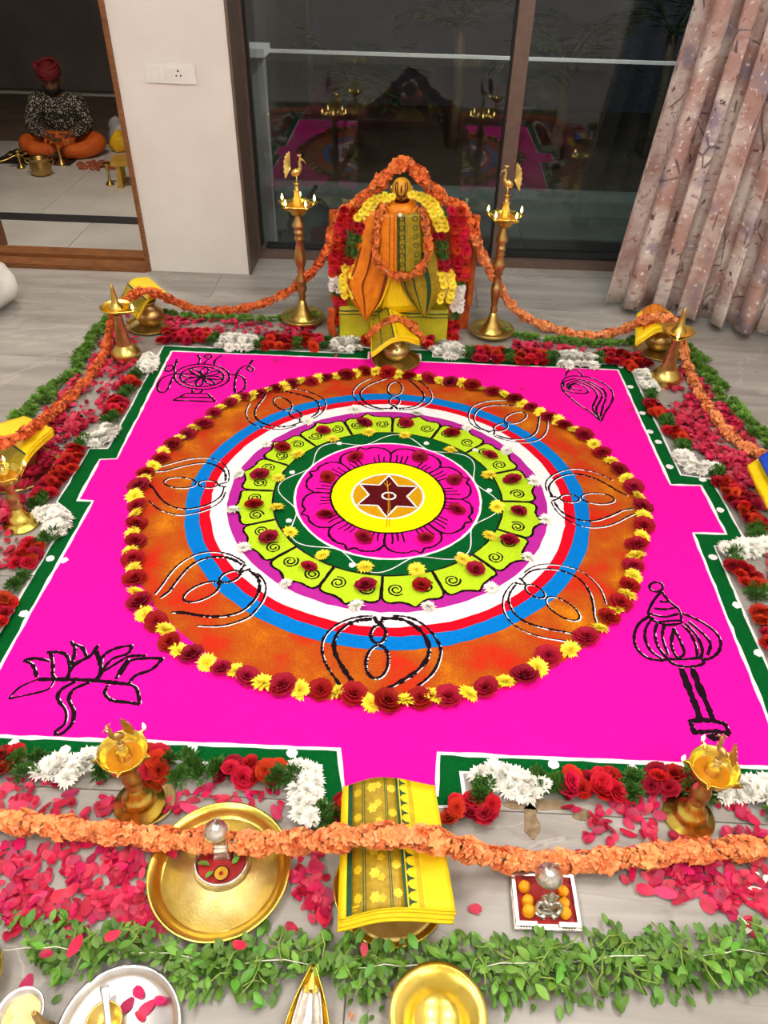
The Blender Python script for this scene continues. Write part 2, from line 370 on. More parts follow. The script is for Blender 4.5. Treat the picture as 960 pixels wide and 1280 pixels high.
def copy_tree(o, parent=None):
    c = o.copy(); C.objects.link(c); c.parent = parent
    for ch in list(o.children): copy_tree(ch, c)
    return c
def flat_edges(o, ang=35):
    me = o.data; me.shade_smooth()
    bm = bmesh.new(); bm.from_mesh(me)
    for e in bm.edges:
        if len(e.link_faces) == 2 and e.calc_face_angle(0) > radians(ang): e.smooth = False
    bm.to_mesh(me); bm.free(); return o
def curve(pts, n=8, closed=False):
    """Catmull-Rom through pts"""
    P = [Vector(p) if len(p) == 3 else Vector((p[0], p[1], 0)) for p in pts]; out = []
    m_ = len(P); rng = range(m_ if closed else m_ - 1)
    for i in rng:
        if closed: a, b, c, d = P[(i - 1) % m_], P[i], P[(i + 1) % m_], P[(i + 2) % m_]
        else: a, b, c, d = P[max(i - 1, 0)], P[i], P[i + 1], P[min(i + 2, m_ - 1)]
        for k in range(n):
            t = k / n
            out.append(0.5 * ((2 * b) + (-a + c) * t + (2 * a - 5 * b + 4 * c - d) * t * t + (-a + 3 * b - 3 * c + d) * t ** 3))
    out.append(P[0].copy() if closed else P[-1].copy())
    return out
def resample(pts, step):
    L_ = [0]
    for i in range(1, len(pts)): L_.append(L_[-1] + (pts[i] - pts[i - 1]).length)
    n = max(1, int(round(L_[-1] / step))); out = []; k = 0
    for i in range(n + 1):
        d = L_[-1] * i / n
        while k < len(pts) - 2 and L_[k + 1] < d: k += 1
        seg = L_[k + 1] - L_[k]; t = (d - L_[k]) / seg if seg > 1e-9 else 0
        out.append(pts[k].lerp(pts[k + 1], min(1, t)))
    return out
# ------------------------------------------------------------------ the room
XL, XR, YR, YW = -2.7, 1.95, -3.4, 1.66     # left wall, right wall, rear wall, window wall
floor = empty('floor', kind='structure')
MB().box((XL, YR, -0.08), (XR, 1.9, -0.004)).build('grout_bed', 'grout', floor, smooth=False)
def tiles(parent, x0, x1, y0, y1, tw, th, ox, oy, gap, z0, z1, m, shift=None, name='tile'):
    j0 = math.floor((y0 - oy) / th)
    for j in range(j0, math.ceil((y1 - oy) / th)):
        ya, yb = max(y0, oy + j * th), min(y1, oy + (j + 1) * th)
        if yb - ya < 0.01: continue
        o = ox + (shift(j) if shift else 0)
        for i in range(math.floor((x0 - o) / tw), math.ceil((x1 - o) / tw)):
            xa, xb = max(x0, o + i * tw), min(x1, o + (i + 1) * tw)
            if xb - xa < 0.01: continue
            cx, cy = (xa + xb) / 2, (ya + yb) / 2; hx, hy = (xb - xa - gap) / 2, (yb - ya - gap) / 2
            b = 0.0012
            me = MB().add([(-hx, -hy, z0), (hx, -hy, z0), (hx, hy, z0), (-hx, hy, z0), (-hx, -hy, z1 - b), (hx, -hy, z1 - b), (hx, hy, z1 - b), (-hx, hy, z1 - b),
                           (-hx + b, -hy + b, z1), (hx - b, -hy + b, z1), (hx - b, hy - b, z1), (-hx + b, hy - b, z1)],
                          [(0, 1, 5, 4), (1, 2, 6, 5), (2, 3, 7, 6), (3, 0, 4, 7), (4, 5, 9, 8), (5, 6, 10, 9), (6, 7, 11, 10), (7, 4, 8, 11), (8, 9, 10, 11)]).mesh(name, m, False)
            put(name, me, parent, (cx, cy, 0))
tiles(floor, XL, XR, YR, 1.88, 1.2, 0.6, -0.01, -1.015, 0.002, -0.02, 0.0, 'stone_tile', lambda j: 0.36 if j % 2 == 0 else 0.0)
# crumbled mortar at the chipped tile joint
for cx, cy, sx, sy in ((668, 1006, 0.075, 0.016), (664, 1030, 0.02, 0.045), (728, 1018, 0.022, 0.014)):
    g = G(cx, cy); pl = []
    for k in range(14):
        a = 2 * pi * k / 14; rr = random.uniform(0.65, 1.1); pl.append((g.x + sx * rr * cos(a), g.y + sy * rr * sin(a)))
    MB().prism(pl, 0, 0.0015).build('mortar_patch', 'mortar', floor, smooth=False)

ceil = tag(MB().box((XL, YR, CEIL), (XR, 2.0, CEIL + 0.1)).build('ceiling', 'ceiling_paint', smooth=False), kind='structure')
tag(MB().box((XL - 0.12, YR, -0.08), (XL, 1.95, CEIL)).build('wall_left', 'wall_paint', smooth=False), kind='structure')
tag(MB().box((XR, YR, -0.08), (XR + 0.12, 1.95, CEIL)).build('wall_right', 'wall_paint', smooth=False), kind='structure')
tag(MB().box((XL - 0.12, YR - 0.12, -0.08), (XR + 0.12, YR, CEIL)).build('wall_rear', 'wall_paint', smooth=False), kind='structure')
DX0, DX1 = -2.05, -1.19          # door opening incl. frame
WX0, WX1 = -0.722, 1.75           # window opening
wb = empty('wall_back', kind='structure')
for n_, a_, b_ in (('wall_section', (DX1, YW, -0.08), (WX0, 1.95, CEIL)), ('wall_section', (XL, YW, -0.35), (DX0, 1.95, CEIL)), ('wall_section', (WX1, YW, -0.08), (XR, 1.95, CEIL)),
                   ('wall_section', (DX0, YW, 2.15), (DX1, 1.95, CEIL)), ('wall_section', (WX0, YW, 2.35), (WX1, 1.95, CEIL))):
    MB().box(a_, b_).build(n_, 'wall_paint', wb, smooth=False)

# door frame and threshold
d = empty('door_1', kind='structure'); d['label'] = 'brown wooden door frame with a stepped wooden threshold'
MB().box((DX1 - 0.02, YW - 0.012, 0.0), (DX1, 1.93, 2.15)).build('door_jamb', 'wood', d, smooth=False)
MB().box((DX0, YW - 0.012, 0.0), (DX0 + 0.05, 1.93, 2.15)).build('door_jamb', 'wood', d, smooth=False)
MB().box((DX0, YW - 0.012, 2.11), (DX1, 1.93, 2.15)).build('door_head', 'wood', d, smooth=False)
MB().box((DX0 + 0.05, 1.635, -0.1), (DX1 - 0.02, 1.72, 0.022)).build('threshold_step', 'wood', d, smooth=False)
MB().box((DX0 + 0.05, 1.728, -0.1), (DX1 - 0.02, 1.82, 0.036)).build('threshold_step', 'wood', d, smooth=False)
MB().box((DX0 + 0.05, 1.70, -0.3), (DX1 - 0.02, 1.80, 0.012)).build('threshold_core', 'wood', d, smooth=False)

# sliding window
wn = empty('window_1', kind='structure'); wn['label'] = 'large sliding window with bronze metal frame'
MB().box((WX0, YW - 0.004, 0.0), (WX0 + 0.012, 1.87, 2.35)).build('window_reveal', 'bronze_frame', wn, smooth=False)
MB().box((WX0, 1.87, 0.0), (WX0 + 0.020, 2.0, 2.35)).build('window_frame', 'bronze_frame', wn, smooth=False)
MB().box((WX0 + 0.020, 1.9, 0.05), (WX0 + 0.028, 1.93, 2.3)).build('gasket', 'rubber', wn, smooth=False)
MB().box((WX0, 1.865, 0.0), (WX1, 2.0, 0.038)).build('bottom_track', 'bronze_frame', wn, smooth=False)
MB().box((WX0 + 0.045, 1.90, 0.038), (WX1, 1.97, 0.05)).build('track_channel', 'rubber', wn, smooth=False)
MB().box((WX0, 1.87, 2.3), (WX1, 2.0, 2.35)).build('window_head', 'bronze_frame', wn, smooth=False)
MB().box((WX1 - 0.05, 1.87, 0.0), (WX1, 2.0, 2.35)).build('window_frame', 'bronze_frame', wn, smooth=False)
MB().box((0.437, 1.885, 0.038), (0.502, 1.955, 2.3)).build('window_mullion', 'bronze_frame', wn, smooth=False)
MB().box((0.429, 1.90, 0.05), (0.437, 1.945, 2.3)).build('gasket', 'rubber', wn, smooth=False)
MB().add([(WX0 + 0.024, 1.925, 0.045), (0.43, 1.925, 0.045), (0.43, 1.925, 2.3), (WX0 + 0.024, 1.925, 2.3)], [(0, 1, 2, 3)]).build('window_pane', 'window_glass', wn, smooth=False)
MB().add([(0.50, 1.945, 0.045), (WX1 - 0.05, 1.945, 0.045), (WX1 - 0.05, 1.945, 2.3), (0.50, 1.945, 2.3)], [(0, 1, 2, 3)]).build('window_pane', 'window_glass', wn, smooth=False)

# switch plate on the pier
a_, b_ = PY(182, 77, YW), PY(246, 105, YW)
sp = empty('switch_plate', ((a_.x + b_.x) / 2, YW, (a_.z + b_.z) / 2), label='white modular switch plate with socket on the white pier', cat='switch')
hw, hh = 0.102, 0.036
def rbox(w_, h_, d0, d1, rad=0.006, cx=0.0, cz=0.0):
    pl = []
    for qx, qz, st in ((1, 1, 0), (-1, 1, 90), (-1, -1, 180), (1, -1, 270)):
        for k in range(4):
            a = radians(st + 30 * k); pl.append((cx + qx * (w_ - rad) + rad * cos(a), cz + qz * (h_ - rad) + rad * sin(a)))
    m_ = MB().prism(pl, d0, d1); m_.v = [(x, -z, y) for x, y, z in m_.v]; return m_
rbox(hw, hh, 0.0005, 0.011).build('cover_plate', 'plastic_white', sp, smooth=False)
rbox(0.064, 0.025, 0.011, 0.0125, 0.003, cx=-0.008).build('module_frame', 'plastic_white', sp, smooth=False)
for k, (x0, wd) in enumerate(((-0.058, 0.011), (-0.033, 0.011), (-0.008, 0.011))):
    s_ = rbox(wd, 0.021, 0.0125, 0.0165, 0.002, cx=x0).build('rocker_switch', 'plastic_white', sp, smooth=False); s_.rotation_euler = (0.05 * (-1) ** k, 0, 0)
so = rbox(0.018, 0.021, 0.0125, 0.0155, 0.003, cx=0.032).build('socket', 'plastic_white', sp, smooth=False)
for x, z, r in ((0.032, 0.010, 0.0042), (0.023, -0.007, 0.0034), (0.041, -0.007, 0.0034)):
    MB().lathe([(0, 0.0005), (r, 0.0005), (r, 0)], 12, Matrix.Translation((x, -0.0157, z)) @ Matrix.Rotation(pi / 2, 4, 'X')).build('socket_hole', 'plastic_dark', so)

# ceiling LED panels
names = ['over the idol end of the room, nearer the door', 'over the idol end of the room, nearer the curtain', 'over the middle of the room on the door side', 'over the middle of the room on the curtain side', 'over the rear of the room on the door side', 'over the rear of the room on the curtain side']
for k, (x, y) in enumerate(((-1.0, -0.25), (0.95, -0.25), (-1.0, -1.45), (0.95, -1.45), (-1.0, -2.7), (0.95, -2.7))):
    t = empty('ceiling_light', (x, y, CEIL), label='square white LED ceiling panel ' + names[k], cat='light', group='ceiling panels')
    fr = MB()
    for s_ in ((-0.31, -0.31, 0.31, -0.29), (-0.31, 0.29, 0.31, 0.31), (-0.31, -0.29, -0.29, 0.29), (0.29, -0.29, 0.31, 0.29)): fr.box((s_[0], s_[1], -0.03), (s_[2], s_[3], -0.001))
    fr.build('panel_frame', 'plastic_white', t, smooth=False)
    MB().box((-0.29, -0.29, -0.024), (0.29, 0.29, -0.004)).build('diffuser', 'diffuser', t, smooth=False)

# ------------------------------------------------------------------ curtain
cb = [Vector((0.905, 1.43)), Vector((1.15, 1.36)), Vector((1.36, 1.26)), Vector((1.56, 1.15)), Vector((1.86, 1.02))]
ct = [Vector((1.14, 1.62)), Vector((1.32, 1.57)), Vector((1.48, 1.52)), Vector((1.64, 1.47)), Vector((1.86, 1.40))]
cbp = resample([Vector((p.x, p.y, 0)) for p in curve(cb, 12)], 0.004); ctp = resample([Vector((p.x, p.y, 0)) for p in curve(ct, 12)], 0.004)
NU, NV, NF = 220, 26, 8.5
def at_(P, t):
    x = t * (len(P) - 1); i = min(int(x), len(P) - 2); return P[i].lerp(P[i + 1], x - i)
def curt(u, v):
    uu = u + 0.012 * sin(u * 23 + 1.3)
    b_, t_ = at_(cbp, u), at_(ctp, u); p = b_.lerp(t_, v)
    d_ = (at_(cbp, min(1, u + 0.02)) - at_(cbp, max(0, u - 0.02))).normalized(); nrm = Vector((d_.y, -d_.x, 0))
    ph = uu * NF * 2 * pi
    off = 0.05 * cos(ph) + 0.014 * cos(2 * ph + 0.6 + u * 9)
    lat = 0.028 * sin(ph * 2 + 0.5)
    z = 0.028 + v * 2.24 + 0.010 * (1 - v) * cos(ph)
    p = p + nrm * off * (1 - 0.25 * v) + d_ * lat * 0.5; p.z = z
    return p
cu = MB().slab(curt, NU, NV, 0.004); me = cu.mesh('curtain', 'curtain_print')
uvl = me.uv_layers.new(name='UVMap'); nn = (NU + 1) * (NV + 1)
for lp in me.loops:
    k = lp.vertex_index % nn; uvl.data[lp.index].uv = ((k % (NU + 1)) / NU * 1.9, (k // (NU + 1)) / NV * 2.24)
cobj = empty('curtain', (0, 0, 0), label='mauve and beige printed floor-length curtain hanging beside the window', cat='curtain')
put('fabric', me, cobj)
rod = MB().tube([(0.85, 1.69 - 0.05, 2.33), (1.93, 1.33, 2.33)], 0.014, 12).build('curtain_rod', 'bronze_frame', cobj)
for k in range(9):
    p = at_(ctp, k / 8.2); MB().lathe([(0.016, -0.004), (0.022, 0), (0.016, 0.004), (0.016, -0.004)], 16, Matrix.Translation((p.x, p.y, 2.312)) @ Matrix.Rotation(pi / 2, 4, 'Y')).build('curtain_ring', 'bronze_frame', cobj)

# ------------------------------------------------------------------ terrace seen through the window
ter = empty('terrace_floor', kind='structure')
MB().box((-1.1, 1.95, OUT - 0.1), (3.2, 6.9, OUT - 0.022)).build('terrace_bed', 'grout', ter, smooth=False)
tiles(ter, -1.08, 3.2, 2.0, 3.6, 0.9, 0.9, 0.75, 2.05, 0.004, OUT - 0.02, OUT, 'terrace_floor')
MB().box((-1.08, 3.86, OUT - 0.02), (3.2, 6.9, OUT - 0.001)).build('planting_bed', 'porch_dark', ter, smooth=False)
tag(MB().box((-1.08, 3.6, OUT), (3.2, 3.86, OUT + 0.1)).build('terrace_kerb', 'kerb_stone', smooth=False), kind='structure')
tag(MB().box((-1.2, 1.95, OUT - 0.1), (-1.08, 6.9, 2.6)).build('wall_terrace_side', 'porch_wall', smooth=False), kind='structure')
rl = empty('glass_railing', (0, 0, 0), label='frameless glass railing with white top edge outside the window', cat='railing')
MB().box((-0.76, 2.705, OUT + 0.03), (2.6, 2.717, 0.765)).build('glass_panel', 'rail_glass', rl, smooth=False)
MB().box((-0.80, 2.70, 0.763), (2.6, 2.722, 0.778)).build('top_rail', 'plastic_white', rl, smooth=False)
MB().box((-0.84, 2.62, OUT), (-0.76, 2.74, 0.76)).build('end_post', 'kerb_stone', rl, smooth=False)
MB().box((-0.90, 2.56, 0.76), (-0.74, 2.75, 0.80)).build('post_cap', 'plastic_white', rl, smooth=False)
MB().box((-0.76, 2.69, OUT), (2.6, 2.73, OUT + 0.035)).build('base_channel', 'bronze_frame', rl, smooth=False)
# white board and clear bag on the terrace
bo = MB().box((-0.16, -0.14, 0), (0.16, 0.14, 0.03)).build('packing_board', 'plastic_white', smooth=False, loc=(-0.61, 2.89, OUT + 0.0015), rot=(0, 0, 0.12)); tag(bo, 'white foam packing board lying on the terrace outside the window', 'board')
def lumpy(r, seed, seg=20, rings=14, amp=0.2):
    mb = MB(); mb.ball((0, 0, 0), 1, seg, rings); out = []
    for p in mb.v:
        q = Vector(p); n_ = noise.noise(q * 1.7 + Vector((seed, 0, 0))) * amp + noise.noise(q * 4 + Vector((0, seed, 0))) * amp * 0.4
        q = q * (1 + n_); q.z = max(q.z, -0.72); out.append((q.x * r[0], q.y * r[1], (q.z + 0.72) * r[2]))
    mb.v = out; return mb
bg = empty('plastic_bag', (-0.60, 2.93, OUT + 0.032), label='clear plastic bag of dark red flowers outside the window behind the lamp', cat='bag')
lumpy((0.15, 0.13, 0.13), 3, amp=0.35).build('bag_film', 'plastic_sheet', bg)
MB().tube(curve([(0, 0, 0.2), (0.02, 0.0, 0.26), (0.05, -0.02, 0.30)], 4), [0.03] * 4 + [0.02] * 4 + [0.035], 8, flat=0.4).build('bag_knot', 'plastic_sheet', bg)
lumpy((0.10, 0.06, 0.05), 8, amp=0.3).build('flower_heap', 'red_cloth', bg, loc=(0.08, -0.09, 0.02))
tl = empty('terrace_fill_light', (0.6, 2.03, 2.45), label='unseen fill lamp above the window, added to brighten the terrace', cat='light')  # invented lamp out of view, added to lift the dark terrace
MB().box((-0.16, -0.03, -0.06), (0.16, 0.0, 0.06)).build('fill_lamp_back', 'bronze_dark', tl, smooth=False)
MB().ball((0, 0.03, 0), (0.13, 0.06, 0.05), 20, 12).build('lamp_shade', 'terrace_fill_glow', tl)
# dark shrubs and palms beyond
def frond(L_, droop, nl=12):
    mb = MB(); sp_ = [Vector((L_ * t, 0, L_ * (0.75 * t - droop * t * t))) for t in [i / 10 for i in range(11)]]
    mb.tube(sp_, [0.008 * (1 - 0.8 * i / 10) for i in range(11)], 5)
    for i in range(2, nl + 2):
        t = i / (nl + 2); p = sp_[min(10, int(t * 10))]; ll = L_ * 0.34 * sin(pi * (0.15 + 0.8 * t))
        for sd in (-1, 1):
            a = Vector((0.55, sd * 0.8, -0.12)) * ll; q = Vector((0.03 * L_, 0, 0))
            mb.add([p, p + a * 0.5 + q, p + a, p + a * 0.5 - q], [(0, 1, 2, 3)])
    return mb
fm = [frond(0.75, 0.55).mesh('frond', 'plant_dark', False), frond(0.6, 0.8).mesh('frond', 'plant_dark', False)]
for k, (x, y, h) in enumerate(((-0.5, 4.9, 0.55), (0.35, 5.3, 0.9), (1.15, 4.8, 0.7), (2.0, 5.2, 0.9))):
    pt = empty('palm_plant', (x, y, OUT), label=['dark palm plant beyond the glass railing, nearest the side wall', 'tall dark palm beyond the railing, directly behind the idol', 'dark palm beyond the railing behind the window mullion', 'dark palm beyond the railing, nearest the curtain'][k], cat='palm', group='palms beyond the railing')
    MB().tube([(0, 0, 0), (0.02, 0, h * 0.5), (0, 0.01, h)], [0.06, 0.045, 0.04], 10).build('trunk', 'porch_dark', pt)
    for i in range(13):
        put('frond', fm[i % 2], pt, (0, 0, h - 0.02), (0, random.uniform(-0.5, 0.3), i * 2.4), random.uniform(0.8, 1.2))

# ------------------------------------------------------------------ porch seen through the door
por = empty('porch_floor', kind='structure')
pd = lambda x, y: G(x, y, OUT)
y1, y2 = pd(80, 277).y, pd(80, 268).y
MB().box((-6.5, 1.83, OUT - 0.1), (-1.1, 7.2, OUT - 0.022)).build('porch_bed', 'grout', por, smooth=False)
tiles(por, -6.5, -1.2, 1.83, y1, 1.2, 1.2, -2.05, 0.9, 0.004, OUT - 0.02, OUT, 'porch_tile')
MB().box((-6.5, y1 + 0.002, OUT - 0.02), (-1.2, y2 - 0.002, OUT + 0.001)).build('granite_strip', 'granite', por, smooth=False)
ysplit = pd(70, 178).y
tiles(por, -6.5, -1.2, y2, ysplit, 0.8, 0.8, -2.45, y2, 0.004, OUT - 0.02, OUT, 'porch_tile')
tiles(por, -6.5, -1.2, ysplit, 7.0, 0.9, 0.9, -2.4, ysplit, 0.004, OUT - 0.02, OUT, 'porch_dark')
yb = pd(70, 117).y
MB().box((-6.5, yb - 0.06, OUT), (-1.2, yb - 0.02, OUT + 0.02)).build('pale_strip', 'porch_tile', por, smooth=False)
tag(MB().box((-6.6, yb + 0.5, OUT - 0.1), (-1.1, yb + 0.65, 2.6)).build('wall_porch', 'porch_wall', smooth=False), kind='structure')
tag(MB().box((-6.6, 1.83, OUT - 0.1), (-6.5, yb + 0.5, 2.6)).build('wall_porch_side', 'porch_wall', smooth=False), kind='structure')
tag(MB().box((-6.6, 1.95, 2.4), (-1.1, yb + 0.6, 2.5)).build('ceiling_porch', 'porch_wall', smooth=False), kind='structure')
pl_ = empty('porch_light', (-2.0, 2.6, 2.4), label='round white ceiling lamp over the porch step', cat='light')
MB().lathe([(0, -0.03), (0.13, -0.03), (0.15, -0.02), (0.15, -0.001)], 32).build('lamp_shade', 'porch_diffuser', pl_)
# ------------------------------------------------------------------ flower meshes (unit radius, sitting on z = 0)
def rose_mesh(seed, m, name='rose'):
    rnd = random.Random(seed); mb = MB()
    for n_, r0, r1, h, spread in ((2, 0.05, 0.16, 0.95, 1.5), (3, 0.10, 0.34, 0.95, 1.1), (4, 0.18, 0.56, 0.88, 0.95), (5, 0.28, 0.80, 0.74, 0.85), (5, 0.36, 1.02, 0.52, 0.85)):
        a0 = rnd.uniform(0, 6.3)
        for i in range(n_):
            a = a0 + 2 * pi * i / n_ + rnd.uniform(-0.15, 0.15); rr = r1 * rnd.uniform(0.9, 1.08); hh = h * rnd.uniform(0.92, 1.06)
            def fn(u, v, a=a, rr=rr, hh=hh):
                s_ = (u - 0.5) * 2; wdt = spread * (0.75 + 0.25 * v)
                r = r0 + (rr - r0) * (v ** 1.6) + (0.06 * rr if v > 0.8 else 0) - 0.03 * s_ * s_ + 0.045 * v * sin(s_ * 7 + a * 3)
                z = hh * (v ** 0.7) - (0.10 * hh if v > 0.8 else 0) - 0.16 * hh * s_ * s_ * v + 0.05 * v * sin(s_ * 9 + a * 5)
                th = a + s_ * wdt
                return (r * cos(th), r * sin(th), max(0.0, z))
            mb.grid(fn, 6, 3)
    return mb.mesh(name, m)
def mum_mesh(seed, m, name='chrysanthemum', flat=0.75, rows=((20, 1.0, 6), (18, 0.97, 20), (16, 0.88, 36), (12, 0.74, 54), (7, 0.6, 74))):
    rnd = random.Random(seed); mb = MB()
    for n_, L_, el in rows:
        a0 = rnd.uniform(0, 6)
        for i in range(n_):
            a = a0 + 2 * pi * i / n_ + rnd.uniform(-0.12, 0.12); e = radians(el + rnd.uniform(-9, 9)); l = L_ * rnd.uniform(0.85, 1.08); wd = 0.12 * rnd.uniform(0.8, 1.2)
            d_ = Vector((cos(a) * cos(e), sin(a) * cos(e), sin(e) * flat)); sd = Vector((-sin(a), cos(a), 0)); up = Vector((0, 0, 0.1 * l))
            o = Vector((0, 0, 0.16))
            mb.add([o + d_ * 0.1 - sd * wd * 0.4, o + d_ * 0.1 + sd * wd * 0.4, o + d_ * l * 0.65 + sd * wd + up, o + d_ * l, o + d_ * l * 0.65 - sd * wd + up], [(0, 1, 2, 4), (4, 2, 3)])
    mb.v = [(x, y, max(0.0, z)) for x, y, z in mb.v]
    return mb.mesh(name, m)
def tuft_mesh(seed, m, n_=70, name='leaf_tuft', L_=1.0, wd=0.12):
    rnd = random.Random(seed); mb = MB()
    for i in range(n_):
        a = rnd.uniform(0, 2 * pi); e = rnd.uniform(-0.1, 1.5); l = L_ * rnd.uniform(0.7, 1.05)
        o = Vector((rnd.uniform(-0.3, 0.3), rnd.uniform(-0.3, 0.3), 0.25)); d_ = Vector((cos(a) * cos(e), sin(a) * cos(e), sin(e) * 0.85)); sd = d_.cross(Vector((0.2, 0.1, 1))).normalized() * wd * rnd.uniform(0.7, 1.3)
        b_ = Vector((0, 0, 0.08))
        mb.add([o + d_ * l * 0.25, o + d_ * l * 0.6 + sd + b_, o + d_ * l, o + d_ * l * 0.6 - sd + b_], [(0, 1, 2, 3)])
    mb.v = [(x, y, max(0.0, z)) for x, y, z in mb.v]
    return mb.mesh(name, m, False)
def petal_mesh(seed, m, name='rose_petal'):
    """unit petal, half length 1, gently cupped"""
    rnd = random.Random(seed); cup = rnd.uniform(0.15, 0.5); tw = rnd.uniform(-0.25, 0.25); wd = rnd.uniform(0.65, 0.9); tip = rnd.uniform(0.0, 0.25)
    def fn(u, v):
        s_ = (u - 0.5) * 2; t = v; wi = wd * (sin(pi * (0.12 + 0.80 * t)) ** 0.75) * (0.55 + 0.45 * t + 0.1)
        x = s_ * wi; y = (t - 0.5) * 2 + (0.12 * (1 - abs(s_)) * tip)
        z = cup * (0.5 * x * x + 0.35 * y * y) + tw * x * y + 0.05 * sin(3 * x + seed)
        return Vector((x, y, z))
    mb = MB().grid(fn, 4, 4); mz = min(p[2] for p in mb.v); mb.v = [(x, y, z - mz) for x, y, z in mb.v]
    return mb.mesh(name, m)
def leaf_mesh(seed, m, name='leaf'):
    rnd = random.Random(seed); dr = rnd.uniform(-0.1, 0.35); wd = rnd.uniform(0.42, 0.6)
    def fn(u, v):
        s_ = (u - 0.5) * 2; wi = wd * sin(pi * min(1, v * 0.93 + 0.03)) ** 0.8
        return Vector((s_ * wi, v * 2, 0.22 * abs(s_) * wi + 0.12 * sin(pi * v) - dr * v * v))
    mb = MB().grid(fn, 4, 4); mb.tube([(0, -0.5, 0.0), (0, 0.05, 0.0)], 0.035, 4)
    return mb.mesh(name, m)
def blossom_mesh(seed, m, name='blossom'):
    """crossandra floret: a short tube opening to a fan of five lobes, along +z"""
    rnd = random.Random(seed); mb = MB(); mb.tube([(0, 0, 0), (0, 0, 0.75)], [0.07, 0.12], 5, cap=False)
    for i in range(5):
        a = radians(-125 + 62 * i + rnd.uniform(-10, 10)); d_ = Vector((cos(a), sin(a), 0)); sd = Vector((-sin(a), cos(a), 0)); l = rnd.uniform(0.75, 1.0); o = Vector((0, 0, 0.72)); cz = rnd.uniform(0.0, 0.35)
        mb.add([o, o + d_ * l * 0.55 + sd * 0.36 + Vector((0, 0, 0.2 + cz * 0.3)), o + d_ * l + Vector((0, 0, cz)), o + d_ * l * 0.55 - sd * 0.36 + Vector((0, 0, 0.2 + cz * 0.3))], [(0, 1, 2), (0, 2, 3)])
    return mb.mesh(name, m, False)
ROSE = [rose_mesh(i, 'rose_red') for i in range(3)]
SCAR = [rose_mesh(i + 10, 'rose_scarlet') for i in range(3)]
MUMY = [mum_mesh(i, 'mum_yellow') for i in range(3)]
MUMW = [mum_mesh(i + 5, 'mum_white') for i in range(3)]
TUFT = [tuft_mesh(i, 'leaf_dark') for i in range(3)]
TUFTM = [tuft_mesh(i + 4, 'leaf_mid', 90, 'leaf_sprig', 1.0, 0.16) for i in range(4)]
PETAL = [petal_mesh(i, 'petal') for i in range(6)]
CREAM = petal_mesh(3, 'mum_white', 'cream_petal')
LEAF = [leaf_mesh(i, 'leaf_green') for i in range(4)]
BLOS = [blossom_mesh(i, 'crossandra') for i in range(4)]
BLOSD = [blossom_mesh(i + 9, 'crossandra_dark') for i in range(4)]
rz = lambda: random.uniform(0, 2 * pi)

# ------------------------------------------------------------------ rangoli
rg = empty('rangoli', (0, 0, 0), label='large square magenta powder rangoli with concentric rings and green stepped border', cat='rangoli')
g = lambda x, y: (G(x, y).x, G(x, y).y)
pinkBR = (0.862, -0.884); pinkBL = (-0.880, -0.905)
gy_ = G(490, 440).y
pink = [(-0.886, 0.866), (G(461, 449).x, 0.866), (G(461, 441).x, 0.925), (G(525, 441).x, 0.925), (G(525, 449).x, 0.863), (0.87, 0.859), (0.895, 0.12), (0.991, 0.123), (1.0, -0.109), (0.904, -0.112), (0.90, -0.884),
        (0.151, -0.890), g(546, 994), g(430, 989), (-0.063, -0.893), (-0.884, -0.905), (-0.875, -0.088), (-0.921, -0.086), (-0.925, 0.123), (-0.873, 0.131)]
outer = [(-0.931, 0.909), (G(442, 439).x, 0.909), (G(442, 434).x, 0.962), (G(541, 437).x, 0.962), (G(541, 441).x, 0.907), (0.923, 0.906), (0.942, 0.177), (1.035, 0.162), (1.048, -0.141), (0.951, -0.165), (0.955, -0.955),
         g(576, 965.6), g(581, 1008), g(398, 1014), g(402, 957), (-0.935, -0.962), (-0.924, -0.144), (-0.981, -0.099), (-0.979, 0.182), (-0.921, 0.187)]
def wob(poly, step=0.03, amp=0.0012):
    out = []
    for i in range(len(poly)):
        a, b = Vector(poly[i] + (0,)), Vector(poly[(i + 1) % len(poly)] + (0,)); n_ = max(1, int((b - a).length / step))
        for k in range(n_):
            p = a.lerp(b, k / n_)
            if k: p += Vector((random.uniform(-amp, amp), random.uniform(-amp, amp), 0))
            out.append((p.x, p.y))
    return out
outer_w, pink_w = wob(outer), wob(pink)
MB().prism(outer_w, 0.0002, 0.0014).build('green_border', 'green_powder', rg, smooth=False)
MB().prism(pink_w, 0.0012, 0.0024).build('pink_field', 'pink_powder', rg, smooth=False)
MB().line(outer_w + outer_w[:1], 0.008, 0.0012, 0.0012, 0.35).build('white_outline', 'white_powder', rg)
MB().line(pink_w + pink_w[:1], 0.011, 0.0018, 0.0018, 0.3).build('white_outline', 'white_powder', rg)
# white dots along the border
def dot(x, y, r, z, m='white_powder', name='white_dot', par=rg, r2=None):
    pl = [(x + r * random.uniform(0.85, 1.1) * cos(2 * pi * k / 14), y + (r2 or r) * random.uniform(0.85, 1.1) * sin(2 * pi * k / 14)) for k in range(14)]
    return MB().prism(pl, z, z + 0.0012).build(name, m, par, smooth=False)
for px, py in ((776, 459), (788, 484), (803, 517), (837, 584), (878, 600), (900, 638), (891, 697), (921, 757), (948, 817), (80, 701), (30, 768), (63, 699), (18, 930), (82, 938), (240, 936), (365, 942), (692, 956), (790, 962), (823, 553), (812, 540)):
    p = G(px, py); dot(p.x, p.y, 0.012, 0.0014)

